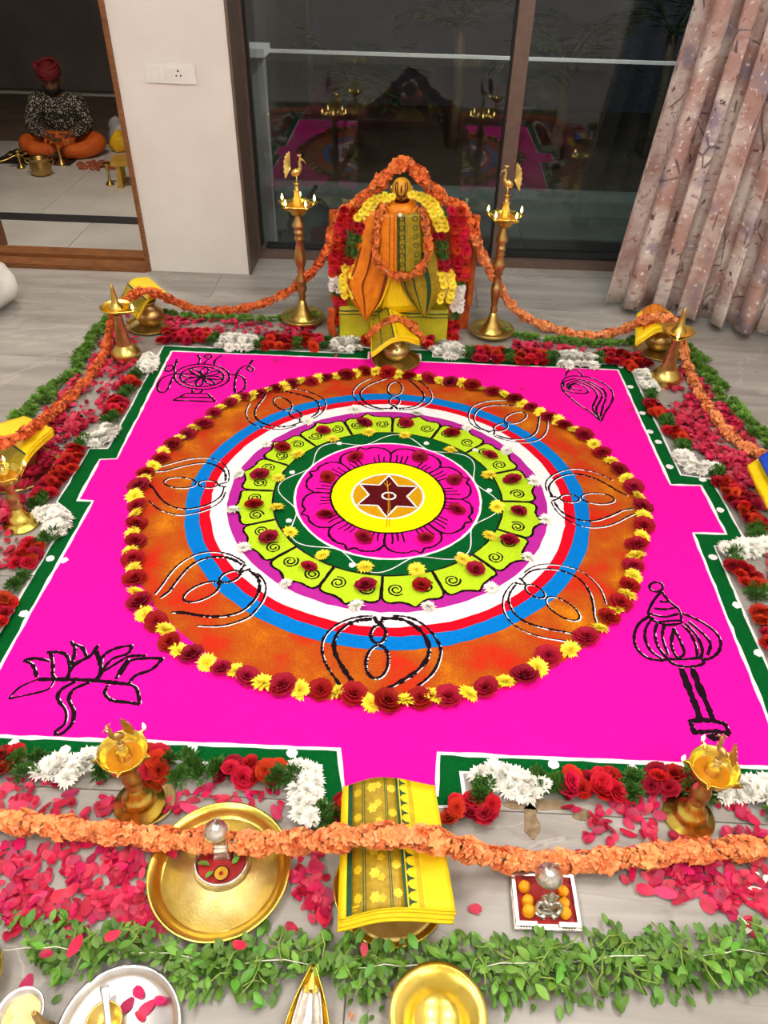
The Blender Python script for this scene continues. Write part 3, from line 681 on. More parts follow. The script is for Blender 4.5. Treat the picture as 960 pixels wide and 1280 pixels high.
CX, CY = 0.006, -0.003
def ringpts(r, n_=128, amp=0.0): return [(CX + (r + random.uniform(-amp, amp)) * cos(2 * pi * k / n_), CY + (r + random.uniform(-amp, amp)) * sin(2 * pi * k / n_)) for k in range(n_)]
def annulus(name, m, r0, r1, z, amp=0.002, n_=128):
    a, b = ringpts(r0, n_, amp), ringpts(r1, n_, amp); mb = MB()
    mb.add([(x, y, z) for x, y in a] + [(x, y, z) for x, y in b] + [(x, y, 0.002) for x, y in b], [(i, n_ + i, n_ + (i + 1) % n_, (i + 1) % n_) for i in range(n_)] + [(n_ + i, 2 * n_ + i, 2 * n_ + (i + 1) % n_, n_ + (i + 1) % n_) for i in range(n_)])
    return mb.build(name, m, rg, smooth=False)
annulus('orange_ring', 'orange_powder', 0.60, 0.763, 0.0030, 0.003)
annulus('red_ring', 'red_powder', 0.526, 0.572, 0.0034, 0.003)
annulus('blue_ring', 'blue_powder', 0.565, 0.608, 0.0037, 0.0022)
annulus('white_ring', 'white_powder', 0.484, 0.534, 0.0037, 0.002)
annulus('purple_ring', 'purple_powder', 0.34, 0.490, 0.0034, 0.002)
annulus('green_ring', 'green_powder', 0.27, 0.352, 0.0042, 0.001)
annulus('pink_ring', 'pink_powder', 0.165, 0.283, 0.0046, 0.001)
annulus('yellow_ring', 'yellow_powder', 0.10, 0.175, 0.0050, 0.001)
MB().prism(ringpts(0.11, 96), 0.002, 0.0054).build('gold_disc', 'gold_powder', rg, smooth=False)
def rline(name, m, pts, wd, z, par=rg, h=0.0012, jit=0.2, **k): return MB().line(pts, wd, z, h, jit).build(name, m, par, **k)
cl = lambda r, n_=128: ringpts(r, n_, 0.0006) + ringpts(r, n_)[:1]
rline('white_circle', 'white_powder', cl(0.109), 0.007, 0.0052)
rline('white_circle', 'white_powder', cl(0.283), 0.0075, 0.0044)
rline('black_circle', 'black_powder', cl(0.175), 0.007, 0.0050)
rline('black_circle', 'black_powder', cl(0.349), 0.0045, 0.0042)
# six-pointed star
st = []
for k in range(12):
    r = 0.103 if k % 2 == 0 else 0.058; a = pi / 2 + pi * k / 6; st.append((CX + r * cos(a), CY + r * sin(a)))
sto = MB().prism(st, 0.004, 0.0060).build('star', 'maroon_powder', rg, smooth=False)
rline('star_outline', 'white_powder', wob(st, 0.01, 0.0004) + st[:1], 0.006, 0.0058, sto)
rline('oval_mark', 'white_powder', [(CX + 0.003 + 0.020 * cos(2 * pi * k / 30), CY - 0.002 + 0.017 * sin(2 * pi * k / 30)) for k in range(31)], 0.006, 0.006, sto)
rline('stem_mark', 'gold_powder', [(CX + 0.002, CY - 0.15), (CX + 0.004, CY - 0.06), (CX, CY + 0.02), (CX - 0.006, CY + 0.075)], 0.0025, 0.0062, sto)
rline('stem_mark', 'gold_powder', [(CX + 0.010, CY - 0.15), (CX + 0.009, CY - 0.06), (CX + 0.003, CY + 0.02)], 0.0016, 0.0062, sto)
for s_ in (-1, 1): rline('stem_mark', 'gold_powder', [(CX - 0.003, CY + 0.045), (CX - 0.004 + s_ * 0.010, CY + 0.062)], 0.003, 0.0062, sto)
# inner lotus: eight pink petals with black outlines and strokes
pol = lambda r, a: (CX + r * cos(a), CY + r * sin(a))
for k in range(8):
    a0 = -pi / 2 + k * pi / 4; a1 = a0 + pi / 4; am = (a0 + a1) / 2
    e = empty('lotus_petal', (0, 0, 0)); e.parent = rg
    shape = [(0.176, 0.0), (0.225, 0.0), (0.252, 0.12), (0.262, 0.3), (0.258, 0.42), (0.272, 0.5), (0.258, 0.58), (0.262, 0.7), (0.252, 0.88), (0.225, 1.0)]
    pts = curve([pol(r, a0 + t * (a1 - a0)) for r, t in shape], 5)
    rline('petal_outline', 'black_powder', pts, 0.0078, 0.0046, e, jit=0.3)
    mb = MB()
    for t in (0.14, 0.24, 0.34, 0.66, 0.76, 0.86):
        r1 = 0.205 + 0.02 * random.random(); aa = a0 + t * (a1 - a0); mb.line([pol(0.177, aa), pol((0.177 + r1) / 2, aa), pol(r1, aa + (t - 0.5) * 0.04)], 0.0056, 0.0046, 0.0012, 0.2)
    mb.build('petal_stroke', 'black_powder', e)
# white interlaced line on the green ring and dots
rline('white_wave', 'white_powder', [pol(0.312 + 0.028 * cos(8 * t + 0.6), t) for t in [2 * pi * k / 160 for k in range(161)]], 0.0032, 0.0042)
for x, y in ((338, 130), (592, 130), (775, 268), (375, 487), (190, 357), (200, 215), (735, 150), (690, 455)):
    p = G(280 + x * 0.4271, 500 + y * 0.4271); dot(p.x, p.y, 0.0095, 0.0042)
# sixteen lime petals
for k in range(16):
    a0 = -pi / 2 + k * pi / 8; a1 = a0 + pi / 8; da = a1 - a0
    shp = [(0.352, 0.01), (0.352, 0.25), (0.352, 0.5), (0.352, 0.75), (0.352, 0.99), (0.40, 0.99), (0.432, 0.985), (0.446, 0.94), (0.450, 0.85), (0.449, 0.72), (0.456, 0.6), (0.470, 0.5), (0.456, 0.4), (0.449, 0.28), (0.450, 0.15), (0.446, 0.06), (0.432, 0.015), (0.40, 0.01)]
    pp = [pol(r + random.uniform(-0.002, 0.002), a0 + t * da) for r, t in shp]
    po = MB().prism(pp, 0.002, 0.0042).build('lime_petal', 'lime_powder', rg, smooth=False)
    rline('petal_outline', 'black_powder', curve([Vector(p + (0,)) for p in pp[4:] + pp[:1]], 3), 0.0078, 0.0040, po, jit=0.3)
    for t0, sg in ((0.24, 1), (0.76, -1)):
        c_ = pol(0.402, a0 + t0 * da); sp_ = []
        for i in range(34):
            th = i * 0.36; rr = 0.005 + 0.0185 * i / 34; sp_.append((c_[0] + rr * cos(sg * th + k), c_[1] + rr * sin(sg * th + k)))
        rline('spiral', 'black_powder', sp_, 0.0048, 0.0042, po, jit=0.35)
# eight large petal outlines over the coloured rings (traced once, repeated round the ring)
tz = lambda x, y: g(410 + x / 5.333, 740 + y / 5.333)
tr = {'il': [(385, 190), (300, 205), (230, 235), (175, 290), (150, 350), (160, 420), (200, 490), (260, 570), (300, 620), (320, 690)],
      'ol': [(385, 172), (310, 180), (220, 205), (130, 260), (80, 330), (72, 400), (95, 480), (140, 550), (200, 620), (260, 700)],
      'ir': [(460, 185), (560, 180), (640, 205), (710, 250), (760, 310), (785, 380), (770, 450), (720, 520), (640, 585), (570, 630), (505, 690)],
      'or': [(520, 165), (600, 165), (680, 185), (760, 235), (820, 300), (860, 370), (855, 450), (830, 520), (780, 580), (730, 625)],
      'lp': [(437 + 50 * cos(t), 290 + 60 * sin(t)) for t in [2 * pi * i / 14 for i in range(15)]],
      'lq': [(450 + 75 * cos(t), 475 + 110 * sin(t)) for t in [2 * pi * i / 16 for i in range(17)]],
      'kn': [(395, 175), (412, 200), (437, 222), (452, 200), (456, 172)]}
tc_ = tz(445, 400); ta = atan2(tc_[1] - CY, tc_[0] - CX)
PANG = [-90, -137, 178, 128, 90, 48, 3, -43]
for k in range(8):
    ra = radians(PANG[k]) - ta; heavy = {0: 1.3, 1: 1.05, 2: 0.85, 3: 1.0, 4: 0.95, 5: 0.85, 6: 0.85, 7: 0.75}[k]
    e = empty('flame_petal', (0, 0, 0)); e.parent = rg
    for key, pts in tr.items():
        wp = []
        for p in pts:
            q = tz(*p); dx, dy = q[0] - CX, q[1] - CY; wp.append((CX + dx * cos(ra) - dy * sin(ra), CY + dx * sin(ra) + dy * cos(ra)))
        cv = curve(wp, 6); wdt = {'il': 0.0085, 'ir': 0.0085, 'lp': 0.0078, 'lq': 0.0072, 'kn': 0.009}.get(key, 0.0058)
        off = Vector((0.0028, -0.0024, 0))
        rline('white_line', 'white_powder', [(p + off) for p in cv], 0.0042, 0.0034, e, 0.0009, 0.4)
        rline('black_line', 'black_powder', cv, wdt * heavy, 0.0037, e, 0.0014, 0.4)
# corner emblems drawn in black
def emblem(name, label, org, sc, strokes, wd):
    e = empty(name, (0, 0, 0), label=label); e.parent = rg
    for s_ in strokes:
        pts, ww = (s_ if isinstance(s_, tuple) and isinstance(s_[1], float) else (s_, wd))
        cv = curve([g(org[0] + x / sc, org[1] + y / sc) for x, y in pts], 6)
        rline('white_line', 'white_powder', [p + Vector((0.0026, 0.0022, 0)) for p in cv], ww * 0.9, 0.0020, e, 0.0008, 0.4)
        rline('black_line', 'black_powder', cv, ww * 1.35, 0.0024, e, 0.0014, 0.3)
ell = lambda cx, cy, rx, ry, n_=24, a0=0: [(cx + rx * cos(2 * pi * i / n_ + a0), cy + ry * sin(2 * pi * i / n_ + a0)) for i in range(n_ + 1)]
emblem('mace_drawing', 'black outline of a ribbed mace', (720, 680), 4.0, [
    ell(400, 218, 34, 24, 10), [(425, 240), (385, 290), (362, 340), (372, 375), (410, 395), (460, 408), (525, 400)], [(425, 240), (465, 290), (515, 335), (528, 400)],
    [(415, 290), (460, 293)], [(388, 325), (440, 330), (495, 322)], [(370, 352), (440, 368), (515, 350)], [(410, 395), (460, 388), (525, 385)],
    [(370, 362), (315, 400), (290, 460), (300, 520), (350, 570), (420, 585), (460, 578)], [(530, 350), (600, 380), (680, 430), (720, 485), (712, 540), (670, 575), (620, 580)],
    [(385, 370), (350, 420), (345, 480), (375, 540), (430, 578)], [(405, 400), (392, 450), (410, 520), (455, 575)], [(440, 410), (430, 470), (460, 560)],
    [(490, 425), (475, 500), (495, 560), (520, 570), (540, 545), (520, 490), (490, 430)], [(530, 410), (570, 450), (600, 520), (605, 575)], [(545, 400), (600, 460), (630, 530), (620, 580)], [(560, 390), (620, 440), (670, 500), (655, 560)],
    [(460, 578), (530, 580), (620, 575), (635, 600), (590, 615), (530, 615), (480, 600), (460, 578)],
    ([(525, 625), (560, 720), (600, 820), (622, 890)], 0.0125), ([(580, 625), (620, 730), (660, 820), (685, 890)], 0.0125),
    ([(570, 890), (580, 888), (660, 885), (735, 900), (742, 903), (768, 955)], 0.009), ([(570, 890), (590, 945), (595, 945), (700, 940), (768, 955)], 0.009), ([(665, 955), (685, 975), (710, 958)], 0.014)], 0.0062)
emblem('lotus_drawing', 'black outline of a lotus with curved stem', (0, 700), 4.0, [
    [(120, 505), (180, 495), (250, 510)], [(120, 505), (165, 530), (185, 590)], [(235, 465), (300, 465), (340, 490), (350, 560)], [(255, 470), (265, 530), (265, 580), (290, 605)],
    [(355, 410), (375, 450), (360, 530)], [(365, 425), (410, 440), (435, 490)], ([(490, 430), (455, 480), (370, 530), (335, 600)], 0.008), ([(480, 460), (500, 510), (505, 570), (470, 610)], 0.009),
    [(660, 430), (580, 445), (520, 480), (505, 530)], [(660, 430), (640, 470), (560, 500), (510, 560)], [(730, 480), (650, 485), (600, 510), (520, 560)], [(640, 500), (600, 560), (580, 600)],
    [(815, 495), (720, 495), (650, 510), (600, 580)], [(815, 495), (760, 550), (680, 580), (645, 620)], ([(190, 600), (330, 600), (460, 605), (560, 615), (650, 625)], 0.0085),
    ([(45, 697), (100, 640), (190, 600)], 0.0045), ([(45, 697), (150, 675), (240, 650), (270, 610)], 0.0045), [(540, 630), (525, 670), (560, 705), (640, 715), (700, 725)], [(650, 625), (685, 650), (700, 725)],
    [(380, 610), (310, 650), (290, 695), (330, 760), (325, 820), (280, 860), (285, 880)], [(450, 615), (370, 650), (345, 700), (370, 760), (360, 820), (320, 865), (285, 880)]], 0.0066)
ck = [ell(430, 285, 235, 108, 28), ell(430, 285, 187, 85, 28)]
for k in range(8):
    a = 2 * pi * k / 8 + 0.2
    ck.append([(430, 285), (430 + 120 * cos(a - 0.26), 285 + 55 * sin(a - 0.26)), (430 + 180 * cos(a), 285 + 82 * sin(a)), (430 + 120 * cos(a + 0.26), 285 + 55 * sin(a + 0.26)), (430, 285)])
ck += [[(215, 135), (195, 200), (150, 240), (115, 225), (130, 195), (180, 190), (195, 260), (165, 320), (130, 400), (85, 420), (50, 395), (55, 340), (100, 290), (180, 265), (245, 260)],
       [(865, 140), (835, 190), (870, 215), (850, 240), (815, 215), (830, 190), (780, 200), (735, 245), (710, 330), (710, 410), (735, 425), (790, 390), (800, 330), (770, 285), (720, 270), (660, 268)],
       [(345, 395), (350, 425)], [(435, 400), (410, 425)], [(295, 428), (480, 432)], [(480, 432), (545, 500)], [(545, 500), (180, 487)], [(180, 487), (295, 428)], [(235, 460), (505, 465)],
       [(390, 100), (410, 130), (400, 175)], [(600, 100), (545, 140), (530, 185)], [(440, 175), (490, 130), (515, 108), (490, 95), (450, 110), (480, 125)]]
emblem('discus_drawing', 'black outline of a spoked discus on a stand', (190, 430), 6.857, ck, 0.0068)
emblem('conch_drawing', 'black outline of a conch shell', (690, 450), 9.6, [
    [(110, 300), (150, 230), (230, 200), (330, 200), (450, 215), (560, 260), (650, 310), (710, 370), (730, 450), (700, 540), (640, 630), (590, 745)], [(110, 300), (130, 370), (220, 460), (330, 550), (470, 640), (590, 745)],
    [(145, 330), (140, 280), (190, 250), (290, 235), (420, 260), (520, 300), (620, 370), (645, 460), (610, 560), (580, 690)], [(200, 360), (180, 310), (220, 275), (300, 255), (420, 280), (530, 340), (600, 420), (570, 510), (530, 590), (560, 690)],
    [(215, 370), (205, 320), (240, 290), (320, 280), (430, 310), (510, 370), (540, 440), (505, 520), (490, 600), (580, 720)], [(370, 370), (310, 370), (235, 340), (230, 310), (290, 295), (380, 325), (430, 370), (410, 405), (300, 405), (200, 385), (130, 360)],
    [(165, 205), (175, 160), (230, 125), (300, 135), (345, 165), (365, 200)]], 0.0056)

# ------------------------------------------------------------------ loose flowers laid on the rangoli
ZR = 0.003
def flower(name, meshes, p, r, label, cat, group, z=ZR, tilt=0.25):
    o = put(name, random.choice(meshes), None, (p[0], p[1], z), (random.uniform(-tilt, tilt), random.uniform(-tilt, tilt), rz()), (r, r, r * random.uniform(0.85, 1.05)))
    return tag(o, label, cat, group)
RING = [(456, 463), (433, 468.5), (408.5, 471), (389, 475.6), (365, 478), (346, 485), (325, 491.5), (306, 495), (288, 503.6), (267.6, 515.6), (255.5, 529), (235, 541.5), (216.6, 555), (202, 572), (183, 590), (175, 606.6), (172, 631), (170.5, 654), (169.5, 676), (167.7, 698), (169.5, 722.6), (176.6, 753), (196, 776), (213.7, 801.6), (241, 818), (277.5, 835), (309, 845), (353.6, 856.5), (401.5, 861), (442, 868), (484, 877), (525.4, 872), (560, 870.6), (607.8, 859.6), (656, 845), (685, 819.5), (732.5, 796), (760, 771), (774.4, 753), (785, 731), (791, 706.5), (796, 681), (803.6, 656), (801, 632.5), (791, 608), (773, 586), (752.5, 565), (729, 543), (704.4, 530.5), (686, 520), (663, 508), (643, 498), (616, 489), (590, 481), (563, 476.5), (536, 472), (511, 469), (485, 465)]
RW = [G(x, y + 4) for x, y in RING]
for i, p in enumerate(RW):
    q = RW[(i + 1) % len(RW)]; rr = 0.0305 if (q - p).length > 0.075 else 0.0272
    flower('rose', ROSE, p, rr * random.uniform(0.9, 1.08), 'deep red rose alternating with yellow blooms around the orange ring', 'rose', 'roses of the outer flower ring')
    mid = (p + q) / 2; d_ = mid.normalized(); mid = mid + d_ * random.uniform(-0.006, 0.012)
    flower('chrysanthemum', MUMY, mid, 0.030 * random.uniform(0.88, 1.08), 'yellow chrysanthemum between two red roses around the orange ring', 'chrysanthemum', 'yellow blooms of the outer flower ring', tilt=0.45)
cv5 = lambda x, y: G(280 + x * 0.4271, 500 + y * 0.4271 + 3)
for x, y in ((290, 90), (408, 67), (533, 67), (667, 97), (777, 162), (845, 235), (860, 328), (833, 413), (735, 497), (577, 543), (415, 545), (248, 490), (133, 405), (88, 308), (107, 220), (172, 140)):
    flower('rose', ROSE, cv5(x, y), 0.025 * random.uniform(0.9, 1.15), 'dark red rose lying on a lime green petal of the rangoli', 'rose', 'roses on the lime petals', 0.004)
for x, y in ((317, 115), (425, 95), (528, 103), (662, 148), (775, 220), (798, 313), (775, 398), (697, 467), (563, 497), (413, 490), (290, 455), (193, 387), (155, 315), (160, 228), (217, 160)):
    flower('chrysanthemum', MUMY, cv5(x, y), 0.0265 * random.uniform(0.9, 1.1), 'yellow chrysanthemum at the inner tip of a lime petal', 'chrysanthemum', 'yellow blooms on the dark green ring', 0.004)
for x, y in ((242, 60), (382, 28), (560, 38), (712, 80), (828, 148), (905, 237), (940, 350), (888, 460), (782, 550), (597, 605), (388, 603), (183, 538), (58, 433), (27, 322), (45, 215), (125, 128)):
    flower('chrysanthemum', MUMW, cv5(x, y), 0.024 * random.uniform(0.9, 1.1), 'white chrysanthemum at the outer tip of a lime petal', 'chrysanthemum', 'white blooms on the purple ring', 0.004)
for x, y in ((385, 168), (572, 167), (675, 235), (680, 322), (590, 405), (407, 403), (298, 338), (302, 225)):
    flower('rose', ROSE, cv5(x, y), 0.0235 * random.uniform(0.92, 1.12), 'dark red rose on a pink lotus petal around the star', 'rose', 'roses on the inner lotus', 0.0046)
# ------------------------------------------------------------------ thick flower garland along the rangoli border
def section(par, kind, pts, width=0.062, z=0.004):
    path = [W(x, y) for x, y in pts]; path = resample(curve(path, 6), 0.004) if len(path) > 1 else path
    tot = sum((path[i + 1] - path[i]).length for i in range(len(path) - 1))
    rad = {'r': 0.0215, 'w': 0.025, 'g': 0.026}[kind]; step = {'r': 0.031, 'w': 0.027, 'g': 0.03}[kind]
    n_ = max(1, int(round(tot / step))); rows = 3 if width > 0.07 and kind != 'g' else 2; width = width * (0.9 if kind == 'r' else 1)
    for i in range(n_ + (0 if len(path) > 1 else 0) + 1):
        t = i / n_ if n_ else 0; k = min(len(path) - 1, int(t * (len(path) - 1))); p = path[k]
        d_ = (path[min(k + 2, len(path) - 1)] - path[max(k - 2, 0)]) if len(path) > 1 else Vector((1, 0, 0))
        d_ = d_.normalized() if d_.length > 1e-6 else Vector((1, 0, 0)); q = Vector((-d_.y, d_.x, 0))
        for r_ in range(rows):
            o = q * (r_ - (rows - 1) / 2) * width * 0.55 + d_ * (0.5 * step * (r_ % 2) if i < n_ else 0) + Vector((random.uniform(-1, 1), random.uniform(-1, 1), 0)) * 0.004
            nm, ms = {'r': ('rose', SCAR if random.random() < 0.7 else ROSE), 'w': ('chrysanthemum', MUMW), 'g': ('leaf_tuft', TUFT)}[kind]
            rr = rad * random.uniform(0.9, 1.15)
            put(nm, random.choice(ms), par, p + o + Vector((0, 0, z + (0.004 if r_ == 0 else 0))), (random.uniform(-0.3, 0.3) - (0.35 if r_ == 0 else -0.2) * q.y, random.uniform(-0.3, 0.3), rz()), (rr, rr, rr * 1.25))
        if kind in 'rw' and (i % 2 == 0 or kind == 'w'):
            rr = rad * random.uniform(0.85, 1.0)
            put({'r': 'rose', 'w': 'chrysanthemum'}[kind], random.choice(SCAR if kind == 'r' else MUMW), par, p + Vector((0, 0, z + 0.016)) + d_ * 0.012, (random.uniform(-0.6, 0.6), random.uniform(-0.6, 0.6), rz()), rr)
def border(label, secs, width=0.062):
    e = empty('flower_garland', (0, 0, 0), label=label, cat='garland', group='red, white and green garlands bordering the rangoli')
    allp = []
    for kind, pts in secs:
        section(e, kind, pts, width); allp += pts
    MB().tube(resample([W(x, y, 0.006) for x, y in allp], 0.02), 0.0012, 5).build('string', 'leaf_dark', e)
    return e
border('red, white and green flower garland along the front border, beside the lotus drawing', [
    ('g', [(-0.96, -0.985)]), ('w', [(-0.93, -0.985), (-0.82, -0.985)]), ('g', [(-0.785, -0.985)]), ('r', [(-45, 952), (18, 955)]), ('g', [(36, 952), (38, 972)]), ('w', [(58, 962), (90, 966), (122, 955)]), ('g', [(136, 956)]), ('r', [(158, 958), (205, 958)]), ('g', [(222, 952), (232, 968)]), ('g', [(258, 960), (262, 972)]),
    ('r', [(282, 968), (346, 972)]), ('g', [(358, 970), (360, 978)]), ('w', [(384, 962), (384, 990), (388, 1022)]), ('g', [(412, 1018), (414, 1030)]), ('r', [(428, 1014)])])
border('red, white and green flower garland along the front border, below the mace drawing', [
    ('r', [(562, 1018), (606, 1014)]), ('g', [(602, 993)]), ('w', [(606, 968), (640, 982), (668, 988)]), ('g', [(684, 974), (686, 988)]), ('r', [(704, 984), (762, 984)]), ('g', [(780, 982), (792, 986)]), ('r', [(812, 978), (856, 982)]), ('g', [(872, 980), (874, 992)]), ('w', [(900, 988), (990, 994)]), ('g', [(0.835, -0.975)]), ('r', [(0.865, -0.978), (0.985, -0.98)])])
border('garland of red, white and green blooms down the door side of the rangoli', [
    ('w', [(190, 450), (182, 466)]), ('g', [(172, 472)]), ('r', [(166, 480), (162, 486)]), ('g', [(156, 496)]), ('r', [(150, 504), (142, 520)]), ('g', [(136, 528)]), ('w', [(140, 538), (134, 550), (112, 555)]), ('g', [(102, 558)]), ('r', [(98, 565), (78, 595), (56, 622)]),
    ('g', [(48, 632)]), ('w', [(58, 642), (76, 655), (68, 668)]), ('g', [(60, 676)]), ('r', [(46, 684), (30, 708)]), ('g', [(22, 732)]), ('r', [(10, 752), (-12, 790)]), ('g', [(-22, 810)]), ('r', [(-34, 830), (-60, 875)]), ('g', [(-0.965, -0.80)]), ('w', [(-0.965, -0.83), (-0.965, -0.93)])])
border('garland of red, white and green blooms down the curtain side of the rangoli', [
    ('w', [(804, 470), (812, 490)]), ('g', [(811, 499)]), ('r', [(815, 508), (820, 520)]), ('g', [(830, 532)]), ('r', [(840, 542), (848, 552)]), ('g', [(850, 563)]), ('w', [(852, 572), (864, 588), (886, 590)]), ('g', [(895, 594)]), ('r', [(902, 606), (922, 632), (946, 662)]),
    ('g', [(942, 670)]), ('w', [(956, 684), (930, 690), (908, 692)]), ('g', [(914, 702)]), ('r', [(922, 712), (938, 734)]), ('g', [(944, 748)]), ('r', [(954, 772), (976, 822)]), ('g', [(986, 842)]), ('r', [(998, 866), (1012, 900)]), ('g', [(0.985, -0.80)]), ('w', [(0.985, -0.83), (0.985, -0.92)])])
border('red, white and green flower garland at the back, between idol and door-side corner', [
    ('r', [(206, 424), (258, 424)]), ('g', [(266, 428)]), ('w', [(276, 430), (316, 432)]), ('g', [(324, 434)]), ('r', [(334, 430), (362, 432)]), ('g', [(370, 434)]), ('r', [(378, 430), (396, 432)]), ('g', [(404, 434)]), ('w', [(414, 436), (442, 432)]), ('r', [(456, 424)])], 0.085)
border('red, white and green flower garland at the back, between idol and curtain-side corner', [
    ('r', [(534, 430)]), ('w', [(548, 436), (576, 446)]), ('g', [(584, 446)]), ('r', [(596, 446), (626, 448)]), ('g', [(635, 450)]), ('r', [(646, 450), (680, 452)]), ('g', [(690, 452)]), ('w', [(700, 452), (738, 454)]), ('g', [(747, 454)]), ('r', [(758, 450), (784, 452), (800, 462)])], 0.085)

# ------------------------------------------------------------------ green leaf garlands
def leafrot(): return (random.uniform(-0.7, 0.5), random.uniform(-0.7, 0.7), rz())
lg = empty('leaf_garland', (0, 0, 0), label='long garland of fresh green leaves across the front of the floor', cat='garland', group='green leaf garlands')
fp = resample(curve([W(x, y) for x, y in ((-1.15, -1.33), (-0.9, -1.33), (-60, 1190), (60, 1196), (180, 1200), (300, 1212), (420, 1215), (540, 1218), (660, 1214), (780, 1205), (880, 1202), (1010, 1200), (1.0, -1.28), (1.2, -1.28))], 8), 0.002)
nl = 300
rest = MB()
nleaf = 0
for i in range(3500):
    p = fp[int(random.random() * (len(fp) - 1))]; yy = max(-0.065, min(0.06, random.gauss(0, 0.023))); hz = max(0.006, 0.032 - abs(yy) * 0.45) * random.uniform(0.2, 1.2)
    loc = p + Vector((random.uniform(-0.01, 0.01), yy, hz))
    if any(hypot(loc.x - c_[0], loc.y - c_[1]) < c_[2] for c_ in ((-0.2625, -1.172, 0.142), (0.060, -1.185, 0.110), (0.142, -1.40, 0.088), (-0.375, -1.44, 0.108), (-0.612, -1.375, 0.075), (-0.54, -1.41, 0.06), (-0.068, -1.395, 0.062))): continue
    a = pi / 2 * random.choice((-1, 1, 1)) + random.gauss(0, 0.9) if abs(yy) > 0.02 else rz()
    if yy < -0.02: a = -pi / 2 + random.gauss(0, 0.6)
    if yy > 0.02: a = pi / 2 + random.gauss(0, 0.7)
    sc = random.uniform(0.0065, 0.0155); rot = (random.uniform(-0.35, 0.6), random.uniform(-0.6, 0.6), a - pi / 2)
    if i >= 2400 and nleaf < nl and in_view(loc):
        nleaf += 1
        put('leaf', random.choice(LEAF), lg, loc + Vector((0, 0, 0.007)), rot, sc)
    else:
        M = Matrix.Translation(loc) @ Euler(rot).to_matrix().to_4x4() @ Matrix.Scale(sc * 0.85, 4); me = LEAF[i % 4]
        rest.add([M @ v_.co for v_ in me.vertices], [tuple(f.vertices) for f in me.polygons])
rest.v = [(x, y, max(z, 0.001)) for x, y, z in rest.v]
ro = rest.build('leaves', 'leaf_green', lg); ro['kind'] = 'stuff'
stems = MB()
for i in range(250):
    p = fp[int(random.random() * (len(fp) - 1))]; yy = random.uniform(-0.035, 0.035); a = rz(); d_ = Vector((cos(a), sin(a), 0)) * random.uniform(0.012, 0.03); c_ = p + Vector((0, yy, random.uniform(0.03, 0.044)))
    if any(hypot(c_.x - q_[0], c_.y - q_[1]) < q_[2] + 0.02 for q_ in ((-0.2625, -1.172, 0.142), (0.060, -1.185, 0.110), (0.142, -1.40, 0.088), (-0.375, -1.44, 0.108), (-0.612, -1.375, 0.075), (-0.54, -1.41, 0.06), (-0.068, -1.395, 0.062))): continue
    stems.tube([c_ - d_, c_ + Vector((-d_.y, d_.x, 0.3 * d_.length)) * 0.25, c_ + d_ - Vector((0, 0, 0.008))], 0.0013, 4)
so_ = stems.build('stems', 'leaf_stem', lg); so_['kind'] = 'stuff'
MB().tube([p + Vector((0, random.uniform(-0.003, 0.003), 0.030 + 0.012 * sin(i * 0.9))) for i, p in enumerate(fp[::14])], 0.0008, 5).build('string', 'thread', lg)
def sprigs(label, pts, step=0.028, rad=0.026, wid=0.05, z=0.004):
    e = empty('leaf_garland', (0, 0, 0), label=label, cat='garland', group='green leaf garlands')
    path = resample(curve([W(x, y) for x, y in pts], 8), step)
    for p in path:
        for k in range(2):
            put('leaf_sprig', random.choice(TUFTM), e, p + Vector((random.uniform(-wid, wid) / 2, random.uniform(-wid, wid) / 2, z)), (random.uniform(-0.4, 0.4), random.uniform(-0.4, 0.4), rz()), rad * random.uniform(0.85, 1.2))
    MB().tube([p + Vector((0, 0, 0.012)) for p in path], 0.0012, 5).build('string', 'thread', e)
sprigs('green leaf garland on the floor along the door side', [(138, 398), (125, 415), (110, 438), (92, 465), (72, 488), (48, 508), (30, 525), (-10, 560), (-1.36, -0.1), (-1.38, -0.5), (-1.36, -0.95)])
sprigs('green leaf garland on the floor along the curtain side', [(862, 440), (880, 462), (898, 490), (922, 520), (945, 545), (985, 575), (1.43, -0.1), (1.44, -0.5), (1.42, -0.95)])
sprigs('green leaf garland behind the roses, between idol and door', [(205, 393), (240, 399), (290, 401), (350, 402), (395, 398)], wid=0.03, rad=0.02)
sprigs('green leaf garland behind the roses, between idol and curtain', [(640, 420), (690, 428), (740, 432), (795, 428)], wid=0.035, rad=0.022)

